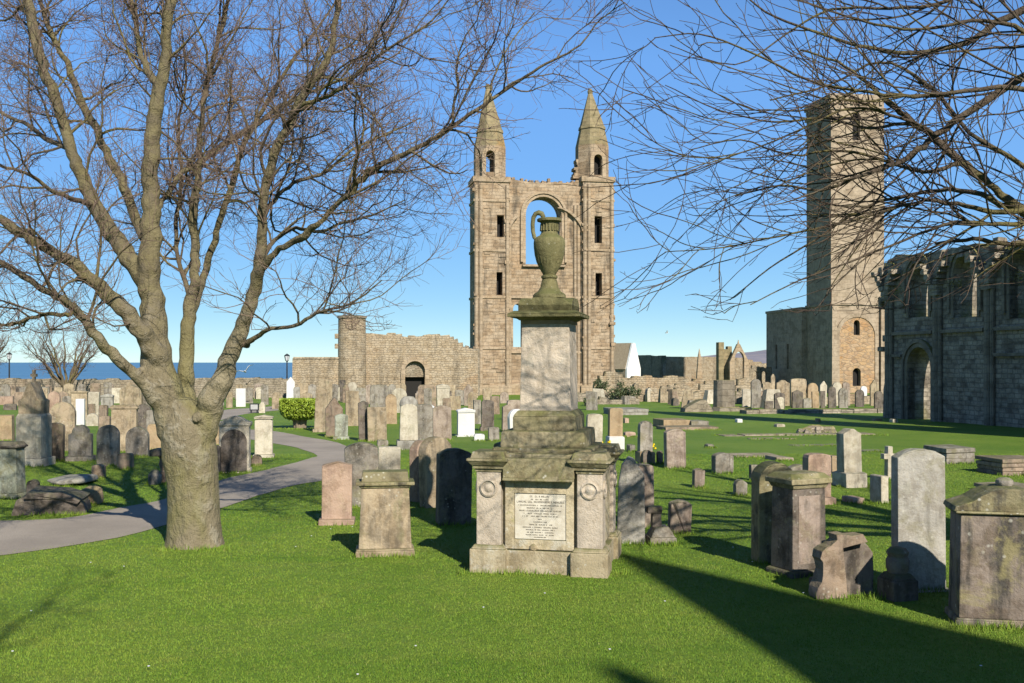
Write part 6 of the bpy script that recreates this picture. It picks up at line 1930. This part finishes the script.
# --- the tree whose crown reaches in from the right
RY = 7.6
RT = thing('bare_tree', 'bare tree reaching in from the right with dark sweeping branches before the square tower', 'tree', (0, 0, 0), 0)
rl_ = [
 [(1440, 300, 40, 0), (1330, 255, 26, .1), (1200, 238, 20, .2), (1100, 226, 16, .2), (1040, 220, 13, .2), (1007, 199, 10, .25), (984, 179, 9, .3), (960, 162, 8, .3), (936, 139, 7, .35), (912, 122, 6, .4), (889, 103, 4.6, .4), (866, 82, 3.4, .5), (838, 62, 2.6, .5), (800, 50, 1.6, .6)],
 [(1440, 220, 36, 0), (1300, 110, 22, -.3), (1180, 62, 16, -.5), (1090, 62, 11, -.6), (1030, 74, 9, -.6), (976, 107, 7.5, -.6), (936, 135, 6.5, -.6), (912, 155, 5.5, -.6), (889, 166, 4.6, -.6), (857, 178, 3.6, -.6), (822, 190, 2.8, -.5), (780, 186, 2, -.4), (735, 196, 1.2, -.3)],
 [(1440, 170, 30, .2), (1250, 30, 18, .4), (1120, -8, 12, .5), (1050, 2, 9, .5), (1005, 18, 7, .5), (968, 42, 5.5, .5), (912, 53, 4.4, .5), (857, 45, 3.4, .6), (810, 30, 2.6, .7), (765, 12, 2, .8), (735, -15, 1.2, .9)],
 [(1100, 228, 10, .2), (1050, 212, 7, .1), (1005, 212, 5.5, 0), (967, 205, 4.6, -.1), (925, 201, 3.8, -.1), (880, 213, 3, -.2), (830, 226, 2.4, -.3), (780, 236, 1.8, -.3), (725, 247, 1.3, -.4), (665, 252, .9, -.4)],
 [(1030, 216, 7, .2), (990, 198, 5.5, .4), (950, 190, 4.4, .6), (902, 196, 3.4, .8), (860, 210, 2.6, .9), (815, 240, 2, 1.0), (770, 268, 1.5, 1.1), (730, 300, 1, 1.1)],
 [(1180, 62, 10, -.5), (1080, 92, 7, -.8), (1000, 88, 5, -.9), (930, 96, 4, -1.0), (870, 92, 3.2, -1.0), (810, 80, 2.6, -1.0), (750, 52, 2, -1.1), (700, 34, 1.5, -1.1), (655, 38, 1, -1.2)],
 [(1200, 240, 12, .2), (1100, 258, 9, .5), (1040, 246, 6.5, .7), (1000, 243, 5, .8), (965, 240, 4, .9), (935, 244, 2.2, 1.0)],
 [(1250, 30, 12, .4), (1120, -60, 8, .2), (1010, -45, 5, .1), (950, 0, 4, 0), (890, 8, 3, -.1), (830, 10, 2.4, -.2), (785, 35, 1.8, -.2), (735, 65, 1.3, -.3), (670, 45, .9, -.3)],
 [(960, 162, 5, .3), (925, 172, 4, .1), (885, 160, 3.2, -.1), (840, 150, 2.5, -.2), (790, 155, 2, -.3), (740, 140, 1.5, -.4), (690, 150, 1, -.4)],
 [(912, 122, 4, .4), (870, 128, 3, .6), (825, 118, 2.4, .8), (775, 122, 1.9, .9), (720, 110, 1.4, 1.0), (665, 85, .9, 1.0)],
 [(1100, 226, 8, .2), (1060, 190, 6, .6), (1015, 160, 5, .9), (970, 132, 4, 1.1), (925, 82, 3.4, 1.3), (880, 62, 2.6, 1.4), (830, 85, 2, 1.5), (770, 100, 1.4, 1.5)],
 [(1040, 220, 6, .2), (1000, 225, 4.4, 0), (955, 222, 3.4, -.2), (905, 240, 2.6, -.3), (850, 262, 2, -.4), (800, 280, 1.4, -.5), (750, 305, 1, -.5)],
 [(1090, 62, 7, -.6), (1040, 40, 5, -.9), (985, 20, 4, -1.0), (920, 30, 3, -1.1), (860, 20, 2.4, -1.1), (800, 0, 1.7, -1.2), (760, -20, 1, -1.2)],
 [(936, 135, 4, -.6), (900, 118, 3, -.8), (850, 108, 2.4, -.9), (800, 130, 1.9, -1.0), (750, 150, 1.5, -1.0), (700, 158, 1.1, -1.1), (640, 150, .8, -1.1)],
]
wood = Tubes(); cr = Crown(9, (-.25, 0, .0), .03, ((.6, 2.0), (.3, .9), (.12, .35)), (4.6, 4.8, 3.4), ((.0095, .0034), (.0048, .0026), (.0032, .0021)), wig=.10, floor=2.35, angle=(20, 58), skew=1.5, shrink=.8)
bx = (1470 - 512) * RY / F
wood.add(*smooth_line([(bx, RY, -.1), (bx, RY, .1), (bx - .02, RY, .6), (bx - .05, RY, 1.6), (bx - .1, RY, 2.4), (bx - .12, RY, 3.0), (bx + .1, RY + .2, 4.4), (bx + .3, RY + .3, 6.0), (bx + .3, RY + .4, 8.0)], [.42, .34, .29, .27, .26, .22, .16, .1, .05], 4), 18)
for j, (dx, dy, dz) in enumerate(((1.6, .8, 3.0), (1.0, -2.6, 3.2), (-.4, 2.6, 3.0), (2.4, -.6, 2.2), (-1.8, -2.8, 2.4), (-3.0, -1.6, 3.0), (-.5, -1.0, 4.2), (-2.6, 1.0, 3.6))):
    P, rad = smooth_line([(bx - .1, RY, 2.5), (bx - .1 + dx * .35, RY + dy * .35, 2.7 + dz * .45), (bx - .1 + dx * .75, RY + dy * .75, 2.7 + dz * .8), (bx - .1 + dx * 1.3, RY + dy * 1.3, 2.7 + dz * 1.1)], [.11, .08, .05, .015], 5)
    wood.add(P[:12], rad[:12], 10); cr.branches.add(P[10:], rad[10:], 8); cr.kids(P, rad, 0, .25)
for i, l in enumerate(rl_):
    P, rad = px_line(l, RY); P, rad = smooth_line(P, rad, 4)
    P = P + np.random.default_rng(50 + i).normal(size=P.shape) * np.minimum(rad, .02)[:, None] * .35
    th = int(np.sum(rad > .035))
    if th > 4:
        wood.add(P[:th + 1], rad[:th + 1], 12); cr.branches.add(P[th - 1:], rad[th - 1:] * 1.02, 8)
    else: cr.branches.add(P, rad, 7)
    cr.kids(P, rad, 0, .2)
fuse(wood, .02, 'trunk', M['dark_limb'], RT)
crown = link('crown', cr.branches.mesh('crown'), M['dark_limb'], RT)
tag(link('twigs', cr.twigs.mesh('twigs'), M['dark_twig'], crown), kind='stuff')
print('right tree branches', cr.count)

# --- small bare trees by the sea wall
def small_tree(px, y, h, spread, seed, label, n=11, p=None):
    if p is None: p = Vector(((px - 512) * y / F, y, gz(y)))
    o = thing('bare_tree', label, 'tree', p, 0)
    c = Crown(seed, (0, 0, .18), .06, ((.7, 1.7), (.35, .9), (.2, .5)), (3.0, 4.0, 3.5), ((.028, .012), (.014, .008), (.010, .007)), wig=.12, sides=(4, 3), floor=1.4)
    r_ = random.Random(seed)
    w = Tubes()
    w.add([(0, 0, -.2), (0, 0, .3), (.05, 0, .9), (0, 0, 1.3)], [.34, .28, .26, .2], 10)
    for i in range(n):
        a = -1.15 + 2.3 * i / (n - 1)
        dx = math.sin(a) * spread; dz = h * (.62 + .38 * math.cos(a)); dy = r_.uniform(-1, 1) * spread * .6
        P, rad = smooth_line([(0, 0, .7), (dx * .28, dy * .3, .9 + dz * .22), (dx * .62, dy * .6, .9 + dz * .55), (dx * .9, dy, dz)], [.13, .09, .055, .02], 4)
        P = P + np.random.default_rng(i).normal(size=P.shape) * .05
        w.add(P, rad, 6); c.kids(P, rad, 0, .3)
    link('trunk', w.mesh('trunk'), M['limb_bark'], o)
    c.twigs.v += c.branches.v; c.twigs.f = c.twigs.f + [f + c.twigs.k for f in c.branches.f]
    link('crown', c.twigs.mesh('crown'), M['twig'], o)
small_tree(66, 80, 5.6, 3.4, 4, 'small fan-shaped bare tree in front of the sea wall')
small_tree(-22, 78, 6.0, 3.0, 6, 'bare tree by the sea wall cut off by the left picture edge')

small_tree(0, 0, 10.5, 4.3, 15, 'small bare tree on the open lawn far from the path', n=13, p=Vector((-2.7, -3.4, 0)))

# ------------------------------------------------------------------ grass blades and daisies on the near lawn
def in_poly(px, py, poly):
    inside = np.zeros(len(px), bool)
    n = len(poly)
    for i in range(n):
        x0, y0 = poly[i]; x1, y1 = poly[(i + 1) % n]
        c = ((y0 > py) != (y1 > py)) & (px < (x1 - x0) * (py - y0) / (y1 - y0 + 1e-9) + x0)
        inside ^= c
    return inside
g_ = np.random.default_rng(2)
N_ = 700000
yy = 5.2 * (22 / 5.2) ** g_.random(N_) ** 1.15
xx = (g_.random(N_) - .5) * (yy * 1.14 + 2.0)
row = HORIZON + CAM_H * F / yy
pxx = 512 + xx / yy * F
keep = ~in_poly(pxx + g_.normal(size=N_) * 3.0, row + g_.normal(size=N_) * .9, PATH_A)
xx, yy = xx[keep], yy[keep]
n_ = len(xx)
patch = np.sin(xx * 1.7 + np.sin(yy * 2.1)) * .5 + np.sin(yy * 3.3 + xx * .8) * .5
h_ = g_.uniform(.006, .017, n_) * (1 + .2 * patch)
w_ = .0024 * np.maximum(1, yy / 6.5) * g_.uniform(.8, 1.5, n_)
ang = g_.uniform(0, 2 * np.pi, n_); lean = g_.uniform(.15, .9, n_) * h_; la = g_.uniform(0, 2 * np.pi, n_)
zg = np.where(yy > 20, -SLOPE * (yy - 20), 0.0)
v = np.empty((n_, 3, 3), np.float32)
v[:, 0, 0] = xx - np.cos(ang) * w_; v[:, 0, 1] = yy - np.sin(ang) * w_; v[:, 0, 2] = zg - .003
v[:, 1, 0] = xx + np.cos(ang) * w_; v[:, 1, 1] = yy + np.sin(ang) * w_; v[:, 1, 2] = zg - .003
v[:, 2, 0] = xx + np.cos(la) * lean; v[:, 2, 1] = yy + np.sin(la) * lean; v[:, 2, 2] = zg + h_
tx_, ty_ = [], []
for fx, fy, fw in FOOT + [(.3, 9.4, 1.5), (b0.x, b0.y - .05, .75)]:
    m_ = int(260 * fw * (10 / max(fy, 8)) + 60)
    tx_.append(fx + g_.uniform(-.55, .55, m_) * fw); ty_.append(fy - np.abs(g_.normal(size=m_)) * .06 + .02)
tx_ = np.concatenate(tx_); ty_ = np.concatenate(ty_); m_ = len(tx_)
th2 = g_.uniform(.025, .075, m_); ta = g_.uniform(0, 6.28, m_); tl = g_.uniform(.1, .6, m_) * th2; tb = g_.uniform(0, 6.28, m_)
tw2 = .0035 * np.maximum(1, ty_ / 8); tz = np.where(ty_ > 20, -SLOPE * (ty_ - 20), 0.0)
v2 = np.empty((m_, 3, 3), np.float32)
v2[:, 0] = np.stack([tx_ - np.cos(ta) * tw2, ty_ - np.sin(ta) * tw2, tz - .003], 1)
v2[:, 1] = np.stack([tx_ + np.cos(ta) * tw2, ty_ + np.sin(ta) * tw2, tz - .003], 1)
v2[:, 2] = np.stack([tx_ + np.cos(tb) * tl, ty_ + np.sin(tb) * tl, tz + th2], 1)
v = np.concatenate([v, v2]); n_ += m_
me = bpy.data.meshes.new('grass')
me.vertices.add(n_ * 3); me.vertices.foreach_set('co', v.ravel())
me.loops.add(n_ * 3); me.loops.foreach_set('vertex_index', np.arange(n_ * 3, dtype=np.int32))
me.polygons.add(n_); me.polygons.foreach_set('loop_start', np.arange(n_, dtype=np.int32) * 3)
me.update(calc_edges=True)
tag(link('grass', me, M['blade']), kind='stuff')
b = MB()
rd = random.Random(12)
for i in range(26):
    y_ = 6.2 * (12 / 6.2) ** rd.random(); x_ = rd.gauss(-2.6 if i % 3 else 1.5, 1.5)
    b.ngon(6, .007, .03, .009, .034, x_, y_)
tag(b.build('daisies', M['gullw']), kind='stuff')

# ------------------------------------------------------------------ overall tone of the sunlit surfaces
for mt_ in bpy.data.materials:
    if mt_.name == 'sea_water' or not mt_.use_nodes: continue
    for nd in list(mt_.node_tree.nodes):
        if nd.type != 'BSDF_PRINCIPLED': continue
        k_in = nd.inputs['Base Color']
        if k_in.is_linked:
            src = k_in.links[0].from_socket
            mx = mt_.node_tree.nodes.new('ShaderNodeVectorMath'); mx.operation = 'SCALE'; mx.inputs['Scale'].default_value = .80
            mt_.node_tree.links.new(src, mx.inputs[0]); mt_.node_tree.links.new(mx.outputs[0], k_in)
        else:
            c = k_in.default_value
            k_in.default_value = (c[0] * .8, c[1] * .8, c[2] * .8, 1)
